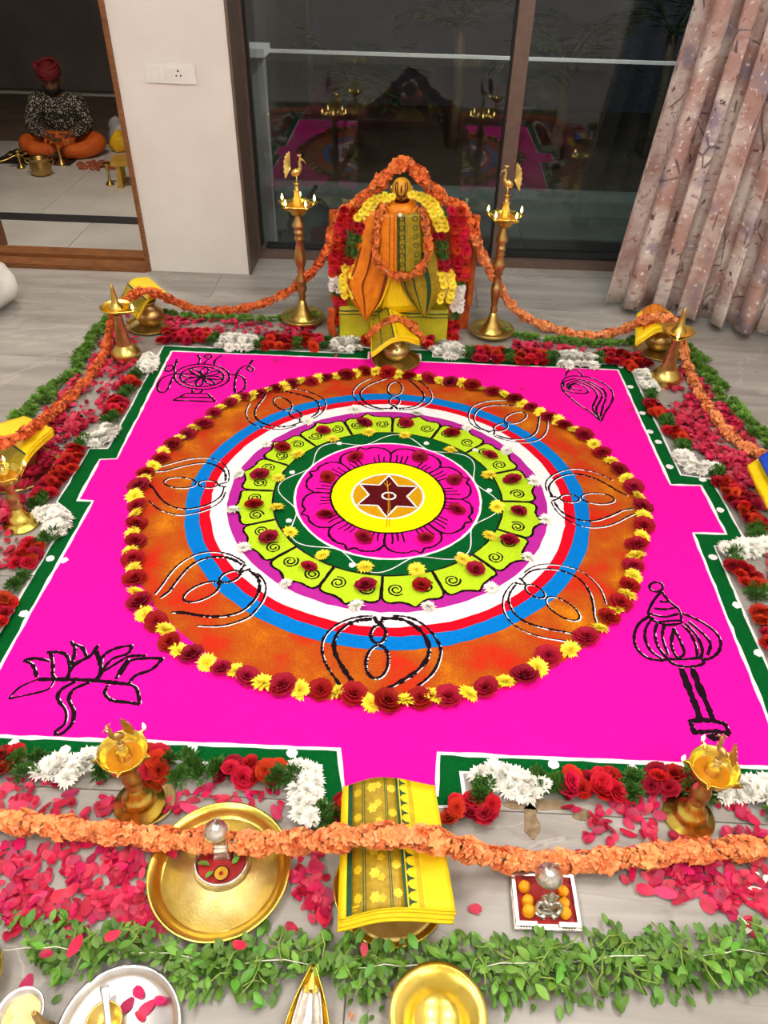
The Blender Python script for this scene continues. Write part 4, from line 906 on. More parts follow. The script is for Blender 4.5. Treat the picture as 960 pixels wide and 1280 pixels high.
# ------------------------------------------------------------------ orange crossandra garlands
def blossoms(e, path, rad, per, meshes, parts=300, size=0.0115, name='blossom', wide=1.0):
    """florets radiating from a string; the first `parts` are single objects, the rest one mesh"""
    pts = resample(path, 0.008); n_ = len(pts); ent = []
    for i, p in enumerate(pts):
        t = (pts[min(i + 1, n_ - 1)] - pts[max(i - 1, 0)]).normalized(); a = Vector((0, 0, 1)) if abs(t.z) < 0.9 else Vector((0, 1, 0)); s1 = t.cross(a).normalized(); s2 = s1.cross(t)
        for k in range(per):
            th = rz(); d_ = (cos(th) * s1 + sin(th) * s2 + t * random.uniform(-0.5, 0.5)).normalized()
            q = p + t * random.uniform(-0.006, 0.006); ent.append((q, d_, random.uniform(0.65, 1.25) * size * (1 + 0.22 * sin(i * 0.55) + 0.12 * sin(i * 1.7))))
    ok_ = lambda x: x[1].z > -0.2 and x[1].y < 0.75 and in_view(x[0]); vis = [x for x in ent if ok_(x)]; hid = [x for x in ent if not ok_(x)]
    random.shuffle(vis); one, mass = vis[:parts], vis[parts:] + hid
    for q, d_, s_ in one:
        qt = d_.to_track_quat('Z', 'Y'); qt = qt @ Euler((0, 0, rz())).to_quaternion()
        o = put(name, random.choice(meshes), e, q + d_ * rad * 0.25, None, s_); o.rotation_mode = 'XYZ'; o.rotation_euler = qt.to_euler()
    if mass:
        mb = MB()
        for q, d_, s_ in mass:
            qt = d_.to_track_quat('Z', 'Y') @ Euler((0, 0, rz())).to_quaternion()
            M = Matrix.Translation(q + d_ * rad * 0.2) @ qt.to_matrix().to_4x4() @ Matrix.Scale(s_, 4); me = random.choice(meshes)
            mb.add([M @ v_.co for v_ in me.vertices], [tuple(f.vertices) for f in me.polygons])
        o = mb.build('blossoms', meshes[0].materials[0].name, e, smooth=False); o['kind'] = 'stuff'
    MB().tube(pts, 0.002, 5).build('string', 'thread', e)
def garland(label, path, rad, per, meshes, parts, size, group='orange flower garlands'):
    e = empty('orange_garland', (0, 0, 0), label=label, cat='garland', group=group)
    blossoms(e, path, rad, per, meshes, parts, size); return e
front = curve([W(x, y, z) for x, y, z in ((-1.13, -1.02, .024), (-0.95, -1.08, .024), (-60, 1018, .03), (40, 1030, .03), (130, 1040, .03), (220, 1049, .04), (275, 1051, .042), (330, 1054, .045), (370, 1053, .07), (425, 1048, .128), (485, 1044, .156), (540, 1050, .14), (575, 1060, .10), (620, 1072, .05), (690, 1078, .03), (770, 1074, .028), (860, 1064, .028), (930, 1060, .028), (1020, 1056, .028), (1.0, -1.08, .024), (1.17, -1.02, .024))], 8)
garland('thick orange blossom garland running across the front over the yellow saree', front, 0.024, 14, BLOS, 300, 0.0128)
IY = 1.075   # plane of the idol
P = lambda x, y, Y: PY(x, y, Y)
left = curve([P(413, 306, 1.07), P(400, 328, 1.10), P(385, 345, 1.16), P(365, 362, 1.20), P(335, 377, 1.22), P(295, 387, 1.22), P(255, 388, 1.22), P(228, 381, 1.18), G(207, 372, .12), G(192, 365, .168), G(176, 364, .17), G(160, 374, .16), G(146, 388, .15),
              G(138, 410, .10), G(132, 436, .03), G(118, 462, .022), G(96, 488, .022), G(76, 506, .022), G(58, 522, .06), G(40, 535, .14), G(18, 548, .165), G(-14, 566, .15), W(-1.2, -0.10, .06), W(-1.19, -0.3, .022), W(-1.16, -0.6, .022), W(-1.14, -0.98, .022)], 8)
garland('orange blossom garland looping from the idol to the door-side pots', left, 0.015, 9, BLOSD, 300, 0.0112)
right = curve([P(592, 292, 1.07), P(604, 322, 1.10), P(620, 352, 1.15), P(640, 382, 1.18), P(662, 399, 1.18), G(690, 410, .022), G(730, 420, .02), G(765, 416, .04), G(788, 408, .10), G(803, 400, .15), G(825, 396, .18), G(844, 402, .17), G(852, 420, .11), G(856, 446, .035), G(868, 478, .022), G(890, 515, .022), G(920, 550, .022), G(950, 568, .03), G(975, 572, .1), W(1.27, 0.10, .172), W(1.275, 0.0, .172), W(1.26, -0.12, .08), W(1.23, -0.25, .022), W(1.2, -0.6, .022), W(1.17, -0.98, .022)], 8)
garland('orange blossom garland looping from the idol to the curtain-side pots', right, 0.017, 9, BLOS, 300, 0.0118)

# ------------------------------------------------------------------ scattered rose petals
def inside(poly, x, y):
    r = False; j = len(poly) - 1
    for i in range(len(poly)):
        if (poly[i][1] > y) != (poly[j][1] > y) and x < (poly[j][0] - poly[i][0]) * (y - poly[i][1]) / (poly[j][1] - poly[i][1]) + poly[i][0]: r = not r
        j = i
    return r
def blobs(cl_, n_):
    out = []; wts = [c[4] for c in cl_]
    for i in range(n_):
        c = random.choices(cl_, wts)[0]; out.append((random.gauss(c[0], c[2]), random.gauss(c[1], c[3])))
    return out
def petal_at(x, y, sc, single=True, z=None, label='crimson rose petal scattered on the grey floor in front of the rangoli', group='rose petals on the front floor'):
    p = G(x, y); sc = sc * random.uniform(0.75, 1.2)
    o = put('rose_petal', random.choice(PETAL), None, (p.x, p.y, (0.0015 if z is None else z)), (random.uniform(-0.35, 0.35), random.uniform(-0.35, 0.35), rz()), (sc, sc * random.uniform(0.9, 1.3), sc))
    o.location.z += 0.35 * sc * (abs(o.rotation_euler.x) + abs(o.rotation_euler.y))
    return tag(o, label, 'petal', group)
fl = [(40, 985, 40, 12, 2), (30, 1010, 30, 8, 1.2), (140, 1015, 30, 10, 1.6), (60, 1080, 50, 20, 3), (30, 1110, 30, 25, 3), (150, 1080, 30, 18, 3.2), (150, 1120, 40, 18, 3.5), (180, 1150, 18, 14, 2), (90, 1140, 50, 14, 2), (250, 1012, 30, 8, 1), (300, 990, 50, 12, 0.7), (360, 1010, 12, 12, 0.7),
      (385, 1100, 14, 26, 2), (400, 1140, 10, 12, 0.7), (20, 1140, 20, 12, 1.4), (200, 990, 30, 10, 0.6)]
fr_ = [(800, 1010, 30, 10, 1.6), (780, 1040, 30, 8, 1), (740, 1005, 30, 12, 0.9), (900, 1010, 30, 12, 1.4), (940, 1035, 20, 14, 1.2), (870, 1090, 36, 18, 3), (900, 1120, 18, 16, 1.8), (835, 1105, 20, 12, 1.2), (940, 1100, 18, 20, 1.3), (950, 1135, 12, 18, 0.9), (720, 1035, 30, 10, 0.4), (700, 1150, 60, 14, 0.15)]
occ = []
def clear(x, y):
    if y < 972 or y > 1178 or x < -20 or x > 985: return False
    if ((x - 274) / 92) ** 2 + ((y - 1098) / 90) ** 2 < 1: return False
    if 412 < x < 575 and y > 960: return False
    if ((x - 180) / 34) ** 2 + ((y - 1000) / 28) ** 2 < 1 or ((x - 862) / 36) ** 2 + ((y - 1018) / 30) ** 2 < 1: return False
    if 352 < x < 425 and y < 1040: return False
    if 545 < x < 690 and y < 1040: return False
    if 630 < x < 735 and 1085 < y < 1175: return False
    if x > 870 and y < 1000: return False
    return True
n1 = [q for q in blobs(fl, 900) if clear(*q)]; n2 = [q for q in blobs(fr_, 420) if clear(*q)]; extra = n1[195:500] + n2[100:250]; n1, n2 = n1[:190], n2[:100]
single = n1 + n2
for q in ((498, 1078), (590, 1082)): pass
for i, (x, y) in enumerate(single[:290]):
    wh = 'above the orange garland by the lotus drawing' if x < 430 and y < 1040 else 'between the orange garland and leaf garland, door side of the brass tray' if x < 274 else 'between the brass tray and the front yellow saree' if x < 480 else 'above the orange garland by the mace drawing' if y < 1066 else 'below the orange garland at the curtain side'
    petal_at(x, y, 0.0138, z=0.001 + 0.006 * random.random(), label='crimson rose petal ' + wh, group='rose petals ' + wh)
# the denser drifts at the sides and the back, too many to pick apart
mass = MB()
def drop(p, sc, hi=0.014):
    s_ = sc * random.uniform(0.6, 1.2); me = random.choice(PETAL)
    M = Matrix.Translation((p.x, p.y, 0.003 + hi * random.random())) @ Euler((random.uniform(-0.6, 0.6), random.uniform(-0.6, 0.6), rz())).to_matrix().to_4x4() @ Matrix.Scale(s_, 4)
    vs = [M @ v_.co for v_ in me.vertices]; dz = min(v_.z for v_ in vs)
    if dz < 0.001: vs = [v_ + Vector((0, 0, 0.001 - dz)) for v_ in vs]
    mass.add(vs, [tuple(f.vertices) for f in me.polygons])
for x, y in extra: drop(G(x, y), 0.0118, 0.006)
def drift(poly, n_, sc):
    xs = [p[0] for p in poly]; ys = [p[1] for p in poly]; k = 0
    while k < n_:
        x, y = random.uniform(min(xs), max(xs)), random.uniform(min(ys), max(ys))
        if not inside(poly, x, y): continue
        p = G(x, y)
        if noise.noise(Vector((p.x * 7, p.y * 7, 0))) < -0.2 and random.random() < 0.8: continue
        drop(p, sc); k += 1
drift([(160, 395), (178, 432), (150, 500), (100, 545), (40, 610), (-20, 690), (-40, 640), (10, 560), (70, 505), (115, 450), (138, 410)], 1150, 0.0135)
drift([(40, 620), (20, 690), (-20, 760), (-60, 720), (-10, 640)], 220, 0.0135)
drift([(205, 398), (300, 404), (395, 410), (395, 424), (300, 420), (215, 420)], 330, 0.012)
drift([(640, 428), (720, 436), (800, 442), (800, 450), (720, 446), (640, 442)], 240, 0.012)
drift([(850, 455), (880, 480), (935, 545), (980, 590), (985, 640), (935, 640), (905, 600), (880, 575), (850, 545), (830, 500), (835, 475)], 1100, 0.0135)
drift([(955, 690), (1000, 690), (1010, 760), (960, 740)], 40, 0.014)
for sx, x0, x1 in ((-1, 1.03, 1.28), (1, 1.06, 1.36)):
    for k in range(420):
        p = Vector((sx * random.uniform(x0, x1), random.uniform(-0.98, -0.16), 0))
        if not in_view(p): drop(p, 0.0135)
    for k in range(150):
        p = Vector((sx * random.uniform(0.72, 1.12), random.uniform(-1.26, -1.04), 0))
        if not in_view(p, 10): drop(p, 0.0125, 0.006)
tag(mass.build('petals', 'petal_mass'), 'drift of crimson rose petals heaped on the floor around the rangoli', 'petals', kind='stuff')
for x, y in ((783, 505), (786, 515), (795, 528), (790, 512), (775, 520), (420, 446), (345, 452), (652, 487)):
    petal_at(x, y, 0.006 if x > 700 else 0.010, z=0.003, label='tiny crimson petal fallen on the magenta field of the rangoli', group='petals fallen on the rangoli')
for x, y in ((148, 1185), (103, 1198), (68, 1208), (34, 1232), (455, 1202), (303, 1197), (710, 1218)):
    petal_at(x, y, 0.013, z=0.05 if y < 1215 else 0.002, label='single pink petal lying on the front leaf garland', group='petals on the leaf garland')

for x, y, a in ((940, 1086, 0.3), (946, 1114, 1.4), (922, 1150, 0.9), (936, 1163, 2.2), (956, 1098, 2.6)):
    p = G(x, y); tag(put('cream_petal', CREAM, None, (p.x, p.y, 0.006), (random.uniform(-0.2, 0.2), random.uniform(-0.2, 0.2), a), (0.007, 0.018, 0.012)), 'narrow cream petal among the crimson petals at the curtain side', 'petal', 'cream petals at the front')
# ------------------------------------------------------------------ brass lamps
def flame(par, p, s_=1.0):
    f = MB().lathe([(0, 0), (0.0035, 0.003), (0.0045, 0.008), (0.003, 0.015), (0.001, 0.021), (0, 0.024)], 10).build('flame', 'flame', par, loc=p, scale=s_)
    MB().tube([(p[0], p[1], p[2] - 0.006), (p[0], p[1], p[2] + 0.003)], 0.0018, 6).build('wick', 'wick', par)
    return f
def peacock(par, s_, face=1, rot=0.0, m='brass'):
    """bird finial standing at the local origin, facing +x when face = 1"""
    b = empty('peacock', (0, 0, 0)); b.parent = par; X = lambda x: x * face
    mb = MB(); mb.ball((0, 0, 0.040), (0.020, 0.011, 0.014), 14, 10, Matrix.Rotation(-0.35 * face, 3, 'Y'))
    mb.tube(curve([(X(0.012), 0, 0.046), (X(0.017), 0, 0.060), (X(0.014), 0, 0.074), (X(0.018), 0, 0.084)], 4), [0.009] * 3 + [0.007] * 4 + [0.0055] * 4 + [0.005, 0.005], 10)
    mb.ball((X(0.019), 0, 0.086), (0.0065, 0.006, 0.006), 10, 8)
    mb.tube([(X(0.023), 0, 0.086), (X(0.031), 0, 0.081), (X(0.037), 0, 0.070)], [0.003, 0.0022, 0.001], 6)
    mb.build('bird_body', m, b)
    mb = MB()
    for k in (-1, 0, 1): mb.tube([(X(0.017 + 0.002 * k), 0.001 * k, 0.091), (X(0.014 + 0.006 * k), 0.001 * k, 0.103)], [0.0009, 0.0022], 5)
    mb.build('crest', m, b)
    def fan(u, v):
        a = radians(-38 + 130 * u); r = v * 0.062 * (0.86 + 0.14 * abs(sin(u * pi * 7)))
        return Vector((X(-0.016 - 0.45 * r * cos(a) - 0.004), r * 0.12 * sin(a * 2), 0.040 + r * sin(a) + 0.012))
    MB().slab(fan, 28, 5, 0.004).build('tail_fan', m, b)
    mb = MB()
    for k in (-1, 1): mb.tube([(X(0.002), 0.005 * k, 0.030), (X(0.0), 0.005 * k, 0.010), (X(0.004), 0.005 * k, 0.0)], 0.0028, 6)
    mb.build('bird_leg', m, b)
    mb = MB(); mb.lathe([(0, 0.004), (0.010, 0.004), (0.013, 0.0), (0.008, -0.006), (0.012, -0.014)], 16); mb.build('perch', m, b)
    b.scale = (s_,) * 3; b.rotation_euler = (0, 0, rot)
    return b
def spout(k, n_, p, a, start, amt, pw=10):
    if hypot(p.x, p.y) < start: return p
    c = max(0, cos(n_ * a / 2 + k)) if False else max(0.0, cos((((a - k) * n_ / (2 * pi) + 0.5) % 1 - 0.5) * 2 * pi)) ** pw
    f = 1 + amt * c; return Vector((p.x * f, p.y * f, p.z - 0.002 * c))
def tall_lamp(loc, label, face, prof, fl_angles):
    t = empty('peacock_lamp', loc, label=label, cat='oil lamp', group='tall peacock lamps beside the idol')
    MB().lathe([(0, 0.004), (0.036, 0.004), (0.04, 0.0), (0.062, 0.005), (0.089, 0.02), (0.094, 0.030), (0.091, 0.033), (0.073, 0.020), (0.048, 0.020), (0.046, 0.026), (0.037, 0.034), (0.036, 0.040), (0.028, 0.053), (0.020, 0.075), (0.014, 0.098), (0.012, 0.10)], 40).build('base', 'brass', t)
    MB().lathe(prof, 28).build('stem', 'brass_worn', t)
    MB().lathe([(0.011, 0.445), (0.028, 0.452), (0.036, 0.465), (0.05, 0.480), (0.062, 0.489), (0.064, 0.494), (0.056, 0.490), (0.034, 0.478), (0.0, 0.476)], 60, squash=lambda p, a: spout(0.3, 5, p, a, 0.04, 0.32)).build('oil_cup', 'brass_bright', t)
    MB().lathe([(0.0, 0.484), (0.045, 0.4845)], 30).build('oil', 'oil', t)
    MB().lathe([(0.016, 0.478), (0.019, 0.49), (0.013, 0.515), (0.010, 0.532), (0.014, 0.538), (0.009, 0.546), (0.006, 0.560), (0.0, 0.560)], 20).build('finial', 'brass', t)
    pc = peacock(t, 1.0, face, 0.12 * face); pc.location = (0, 0, 0.565)
    for k in range(5):
        a = 0.3 + 2 * pi * k / 5; flame(t, (0.066 * cos(a), 0.066 * sin(a), 0.497), 1.0)
    return t
prA = [(0.012, 0.10), (0.016, 0.115), (0.012, 0.125), (0.020, 0.140), (0.022, 0.155), (0.017, 0.165), (0.022, 0.175), (0.026, 0.190), (0.015, 0.210), (0.018, 0.222), (0.013, 0.232), (0.020, 0.250), (0.025, 0.272), (0.021, 0.300), (0.013, 0.345), (0.019, 0.352), (0.019, 0.362), (0.014, 0.370), (0.020, 0.375), (0.020, 0.388), (0.014, 0.393), (0.026, 0.405), (0.026, 0.412), (0.013, 0.435), (0.012, 0.450)]
prB = [(0.012, 0.10), (0.016, 0.115), (0.011, 0.125), (0.015, 0.150), (0.022, 0.195), (0.020, 0.215), (0.012, 0.226), (0.017, 0.242), (0.011, 0.255), (0.019, 0.262), (0.019, 0.278), (0.027, 0.292), (0.024, 0.312), (0.013, 0.335), (0.020, 0.342), (0.013, 0.350), (0.018, 0.358), (0.018, 0.372), (0.013, 0.378), (0.024, 0.395), (0.022, 0.405), (0.013, 0.435), (0.012, 0.450)]
tall_lamp((-0.402, 1.175, 0.0), 'tall brass peacock lamp with lit wicks, on the door side of the idol', 1, prA, 0)
tall_lamp((0.392, 1.125, 0.0), 'tall brass peacock lamp with lit wicks, on the curtain side of the idol', -1, prB, 0)

def spire_lamp(loc, label, yaw):
    t = empty('spire_lamp', loc, yaw, label=label, cat='oil lamp', group='ribbed spire lamps at the back corners')
    MB().lathe([(0, 0.002), (0.052, 0.0), (0.054, 0.006), (0.050, 0.012), (0.056, 0.022), (0.055, 0.030), (0.047, 0.042), (0.036, 0.052), (0.028, 0.058)], 36).build('base', 'brass', t)
    pr = [(0.028, 0.058)]
    for k in range(12):
        z = 0.062 + k * 0.0098; r = 0.0265 - 0.0011 * k; pr += [(r, z), (r + 0.0012, z + 0.003), (r - 0.002, z + 0.0085)]
    MB().lathe(pr + [(0.013, 0.182)], 28).build('ribbed_stem', 'brass_worn', t)
    def sq(p, a):
        c = max(0, cos(a)) ** 8
        return Vector((p.x * (1 + 0.55 * c), p.y, p.z)) if hypot(p.x, p.y) > 0.035 else p
    MB().lathe([(0.013, 0.180), (0.022, 0.184), (0.024, 0.190), (0.040, 0.196), (0.056, 0.207), (0.060, 0.214), (0.057, 0.215), (0.044, 0.205), (0.0, 0.202)], 48, squash=sq).build('oil_dish', 'brass_bright', t)
    MB().lathe([(0, 0.2075), (0.046, 0.208)], 28).build('oil', 'oil', t)
    MB().lathe([(0.028, 0.204), (0.026, 0.214), (0.017, 0.224), (0.013, 0.234), (0.011, 0.26), (0.0065, 0.285), (0.0075, 0.289), (0.004, 0.294), (0.0, 0.304)], 24).build('spire', 'brass', t)
    flame(t, (0.076, 0, 0.216), 0.9)
    return t
spire_lamp((-1.046, 0.80, 0), 'ribbed brass spire lamp at the door-side back corner', -0.35)
spire_lamp((1.034, 0.785, 0), 'ribbed brass spire lamp at the curtain-side back corner', -1.9)
mk = MB(); mk.ball((-1.075, 0.745, 0.165), (0.009, 0.009, 0.012), 8, 6)

def small_peacock_lamp(loc, label, yaw, bird_yaw, saucer=None, group='small peacock lamps at the front corners'):
    t = empty('peacock_lamp', loc, yaw, label=label, cat='oil lamp', group=group)
    MB().lathe([(0, 0.003), (0.048, 0.0), (0.052, 0.004), (0.050, 0.008), (0.036, 0.013), (0.034, 0.022), (0.027, 0.034), (0.022, 0.038), (0.019, 0.048), (0.012, 0.060)], 36).build('base', 'brass_bright', t)
    MB().lathe([(0.012, 0.058), (0.017, 0.066), (0.017, 0.072), (0.012, 0.078), (0.018, 0.088), (0.019, 0.100), (0.014, 0.110), (0.010, 0.124), (0.014, 0.138), (0.012, 0.150)], 24).build('stem', 'brass_worn', t)
    MB().lathe([(0.010, 0.146), (0.024, 0.150), (0.038, 0.162), (0.044, 0.180), (0.0465, 0.186), (0.0445, 0.186), (0.040, 0.172), (0.026, 0.160), (0.0, 0.157)], 90, squash=lambda p, a: spout(0.5, 5, p, a, 0.0435, 0.26, 60)).build('oil_cup', 'brass_bright', t)
    MB().lathe([(0, 0.1665), (0.0345, 0.1667)], 28).build('oil', 'oil', t)
    MB().lathe([(0.016, 0.160), (0.012, 0.180), (0.014, 0.186), (0.008, 0.192), (0.006, 0.204), (0, 0.204)], 16).build('finial', 'brass', t)
    pc = peacock(t, 0.64, 1, bird_yaw, 'brass_worn'); pc.location = (0, 0, 0.206)
    for k in (0, 1): a = 0.5 + 2 * pi * k / 5; flame(t, (0.058 * cos(a), 0.058 * sin(a), 0.184), 0.75)
    return t
pL = G(176, 1006); pR = G(860, 1022)
sa = MB().lathe([(0, 0.0035), (0.046, 0.0035), (0.054, 0.009), (0.056, 0.009), (0.047, 0.001), (0, 0.001)], 36).build('saucer', 'pale_brass', loc=(pL.x + 0.014, pL.y + 0.006, 0)); tag(sa, 'pale brass saucer under the small lamp near the lotus drawing', 'saucer')
small_peacock_lamp((pL.x, pL.y, 0.005), 'small brass peacock lamp with oil, below the lotus drawing', 0.6, 3.0)
small_peacock_lamp((pR.x, pR.y, 0), 'small brass peacock lamp with two lit wicks, below the mace drawing', 1.2, 0.9)
pM = G(28, 655)
small_peacock_lamp((pM.x, pM.y, 0), 'small brass lamp beside the door-side yellow saree', 0.2, 1.5, group='lamps beside the door-side pot')

# ------------------------------------------------------------------ pots, plates and folded sarees
def plate(loc, r, label, m='pale_brass', rim='brass', group='brass plates under the pots'):
    t = empty('plate', loc, label=label, cat='plate', group=group)
    MB().lathe([(0, 0.004), (r * 0.80, 0.004), (r * 0.86, 0.0055), (r * 0.86, 0.0008), (0, 0.0008)], 48).build('plate_well', m, t)
    MB().lathe([(r * 0.84, 0.003), (r * 0.92, 0.009), (r * 0.985, 0.014), (r, 0.0135), (r, 0.0115), (r * 0.93, 0.006), (r * 0.84, 0.001), (r * 0.84, 0.003)], 64).build('plate_rim', rim, t)
    return t
def pot(loc, s_, label, m='brass_worn', leaves=False):
    t = empty('kalash_pot', loc, label=label, cat='pot', group='round metal pots on the plates')
    MB().lathe([(0, 0.002), (0.030, 0.0), (0.036, 0.006), (0.050, 0.020), (0.058, 0.040), (0.055, 0.058), (0.040, 0.074), (0.027, 0.080), (0.025, 0.090), (0.034, 0.100), (0.037, 0.104), (0.034, 0.105), (0.022, 0.094), (0.022, 0.082)], 40).build('pot_body', m, t)
    if leaves:
        for k in range(9):
            put('leaf', LEAF[k % 4], t, (0.045 * cos(k * 0.7 + 3.4), 0.045 * sin(k * 0.7 + 3.4), 0.072), (0.3, 0.2, k * 0.7 + 3.4 - pi / 2), 0.012)
    t.scale = (s_,) * 3
    return t
def motif(mb, S_, u, v, r, n_, off=0.0022, ru=None):
    """a small woven flower lying on the cloth surface S_"""
    c = S_(u, v, off); du = (S_(u + 0.01, v, off) - c).normalized(); dv = (S_(u, v + 0.01, off) - c).normalized(); vs = [c]
    for k in range(n_ * 2):
        a = pi * k / n_; rr = r if k % 2 == 0 else r * 0.7; vs.append(c + du * rr * cos(a) + dv * rr * sin(a))
    mb.add(vs, [(0, 1 + k, 1 + (k + 1) % (n_ * 2)) for k in range(n_ * 2)])
def saree(label, corners, ze, hump, m, bands=(), layers=3, th=0.0055, motifs=(), temple=None, ridge=0.5, hump_v=0.0, under='saree_yellow', zc=(0, 0, 0, 0)):
    """folded saree laid over a pot: corners (far left, far right, near right, near left) measured at height ze"""
    P4 = [G(x, y, ze + dz) for (x, y), dz in zip(corners, zc)]; o = sum(P4, Vector()) / 4
    t = empty('folded_saree', (o.x, o.y, ze - th * layers - 0.01), label=label, cat='saree', group='folded sarees on the pots'); O = Vector(t.location)
    def S_(u, v, off=0.0, grow=0.0):
        u2 = 0.5 + (u - 0.5) * (1 + grow); v2 = 0.5 + (v - 0.5) * (1 + grow)
        p = P4[0].lerp(P4[1], u2).lerp(P4[3].lerp(P4[2], u2), v2)
        a = u / ridge if u < ridge else (1 - u) / (1 - ridge); a = max(0, min(1, a)); h = hump * sin(a * pi / 2) ** 1.3 + hump_v * sin(pi * max(0, min(1, v)))
        return p + Vector((0, 0, h + off + 0.0012 * sin(v * 9 + u * 5))) - O
    for k in range(layers):
        sh = random.uniform(-0.012, 0.012) * (k > 0)
        MB().slab(lambda u, v, k=k, sh=sh: S_(u, v, -k * th * 1.08) + Vector((sh * 0.4, -0.004 * k * (1 if k else 0) + sh * 0.3, 0)), 22, 12, th * 0.9).build('fold', m if k == 0 else under, t)
    for u0, u1, bm_, nm, *rest_ in bands:
        v0, v1 = rest_ if rest_ else (0.004, 0.996)
        MB().slab(lambda u, v: S_(u0 + (u1 - u0) * u, v0 + (v1 - v0) * v, th * 0.45 + 0.0010 + 0.0003 * (bm_ == 'saree_green')), 10, 14, 0.0008).build(nm, bm_, t)
    for us, n_, r, pet, mm_ in motifs:
        for k in range(n_):
            mb = MB(); motif(mb, S_, us, (k + 0.5) / n_, r, pet, th * 0.45 + 0.0022); mb.build('woven_motif', mm_, t, smooth=False)
    if temple:
        u0, u1, n_, mm_ = temple
        for k in range(n_):
            off = th * 0.45 + 0.0018; a, b, c = S_(u0, k / n_ + 0.005, off), S_(u1, (k + 0.5) / n_, off), S_(u0, (k + 1) / n_ - 0.005, off); e1, e2 = a.lerp(b, 0.45) , c.lerp(b, 0.45)
            mid = (a + c) / 2
            MB().add([a, e1.lerp(mid, 0.35), b, e2.lerp(mid, 0.35), c], [(0, 1, 2, 3, 4)]).build('temple_point', mm_, t, smooth=False)
    return t
# front set
plate((0.060, -1.185, 0), 0.107, 'hammered brass plate under the front saree', 'brass_hammered', 'brass_bright')
pot((0.060, -1.16, 0.0045), 0.80, 'metal pot under the front saree, mostly hidden')
saree('bright yellow saree with green and gold brocade border, folded over the front pot', [(429, 984), (543, 982), (569, 1140), (424, 1150)], 0.088, 0.030, 'saree_yellow', [
    (0.06, 0.105, 'saree_green', 'green_stripe'), (0.105, 0.56, 'saree_gold', 'gold_band'), (0.205, 0.213, 'saree_green', 'green_line'), (0.225, 0.233, 'saree_green', 'green_line'), (0.438, 0.446, 'saree_green', 'green_line'), (0.456, 0.464, 'saree_green', 'green_line'),
    (0.56, 0.585, 'saree_green', 'green_stripe'), (0.69, 0.73, 'saree_motif', 'gold_band'), (0.105, 0.56, 'saree_motif', 'gold_band', 0.94, 0.955), (0.105, 0.56, 'saree_motif', 'gold_band', 0.965, 0.975)],
    layers=4, th=0.005, motifs=((0.16, 5, 0.0095, 10, 'saree_motif'), (0.31, 6, 0.011, 6, 'saree_motif'), (0.37, 7, 0.008, 5, 'saree_motif'), (0.51, 5, 0.0095, 10, 'saree_motif')), temple=(0.60, 0.68, 12, 'saree_green'), ridge=0.42)
# behind the rangoli, before the idol
plate((0.003, 0.842, 0.0055), 0.094, 'brass plate on the green border before the idol')
pot((0.003, 0.862, 0.010), 0.85, 'small pot with green leaves before the idol', 'pale_brass', True)
saree('yellow and olive folded saree on the pot before the idol', [(464, 400), (508, 394), (525, 427), (464, 442)], 0.086, 0.042, 'saree_yellow', [(0.02, 0.46, 'saree_olive', 'olive_band'), (0.44, 0.47, 'saree_green', 'green_stripe'), (0.20, 0.22, 'saree_green', 'green_line'), (0.52, 0.56, 'saree_motif', 'gold_band')], layers=3, ridge=0.5, zc=(0.02, 0.02, 0, 0))
# back corners
plate((-1.03, 1.08, 0), 0.10, 'brass plate with petals at the door-side back corner')
pot((-1.03, 1.09, 0.0045), 1.0, 'shiny brass pot at the door-side back corner')
saree('yellow saree with green edge on the door-side back corner pot', [(150, 374), (184, 346), (208, 366), (174, 394)], 0.108, 0.034, 'saree_yellow', [(0.02, 0.30, 'saree_olive', 'olive_band'), (0.30, 0.34, 'saree_green', 'green_stripe'), (0.37, 0.40, 'saree_motif', 'gold_band')], ridge=0.45)
plate((1.065, 1.035, 0), 0.102, 'brass plate at the curtain-side back corner')
pot((1.065, 1.05, 0.0045), 1.0, 'shiny brass pot at the curtain-side back corner')
saree('orange and yellow saree on the curtain-side back corner pot', [(796, 392), (838, 390), (854, 412), (794, 428)], 0.112, 0.036, 'saree_yellow', [(0.14, 0.86, 'saree_orange', 'orange_panel', 0.0, 0.80), (0.32, 0.335, 'saree_maroon', 'maroon_line', 0.0, 0.80), (0.52, 0.535, 'saree_maroon', 'maroon_line', 0.0, 0.80), (0.70, 0.715, 'saree_maroon', 'maroon_line', 0.0, 0.80)], ridge=0.45)
# middle of the two sides
plate((-1.155, 0.045, 0), 0.125, 'large brass plate on the door side, beside a small lamp')
pot((-1.155, 0.06, 0.0045), 1.0, 'brass pot under the door-side yellow saree')
saree('plain bright yellow saree folded over the door-side pot', [(-28, 556), (30, 520), (66, 536), (20, 594)], 0.105, 0.022, 'saree_yellow', [(0.0, 0.30, 'saree_olive', 'olive_band'), (0.28, 0.31, 'saree_green', 'green_stripe')], layers=4, ridge=0.4)
plate((1.255, 0.05, 0), 0.118, 'brass plate at the curtain side, cut by the picture edge')
pot((1.262, 0.06, 0.0045), 1.0, 'brass pot under the yellow and blue sarees')
saree('yellow saree at the curtain side under a blue cloth', [(934, 582), (990, 560), (1022, 618), (958, 630)], 0.105, 0.018, 'saree_yellow', [(0.5, 0.52, 'saree_green', 'green_stripe')], layers=3)
saree('blue cloth with silver border on the curtain-side saree', [(948, 572), (992, 552), (1020, 596), (968, 608)], 0.140, 0.016, 'saree_blue', [(0.3, 1.0, 'pale_brass', 'silver_border')], layers=2, under='saree_blue', th=0.004)

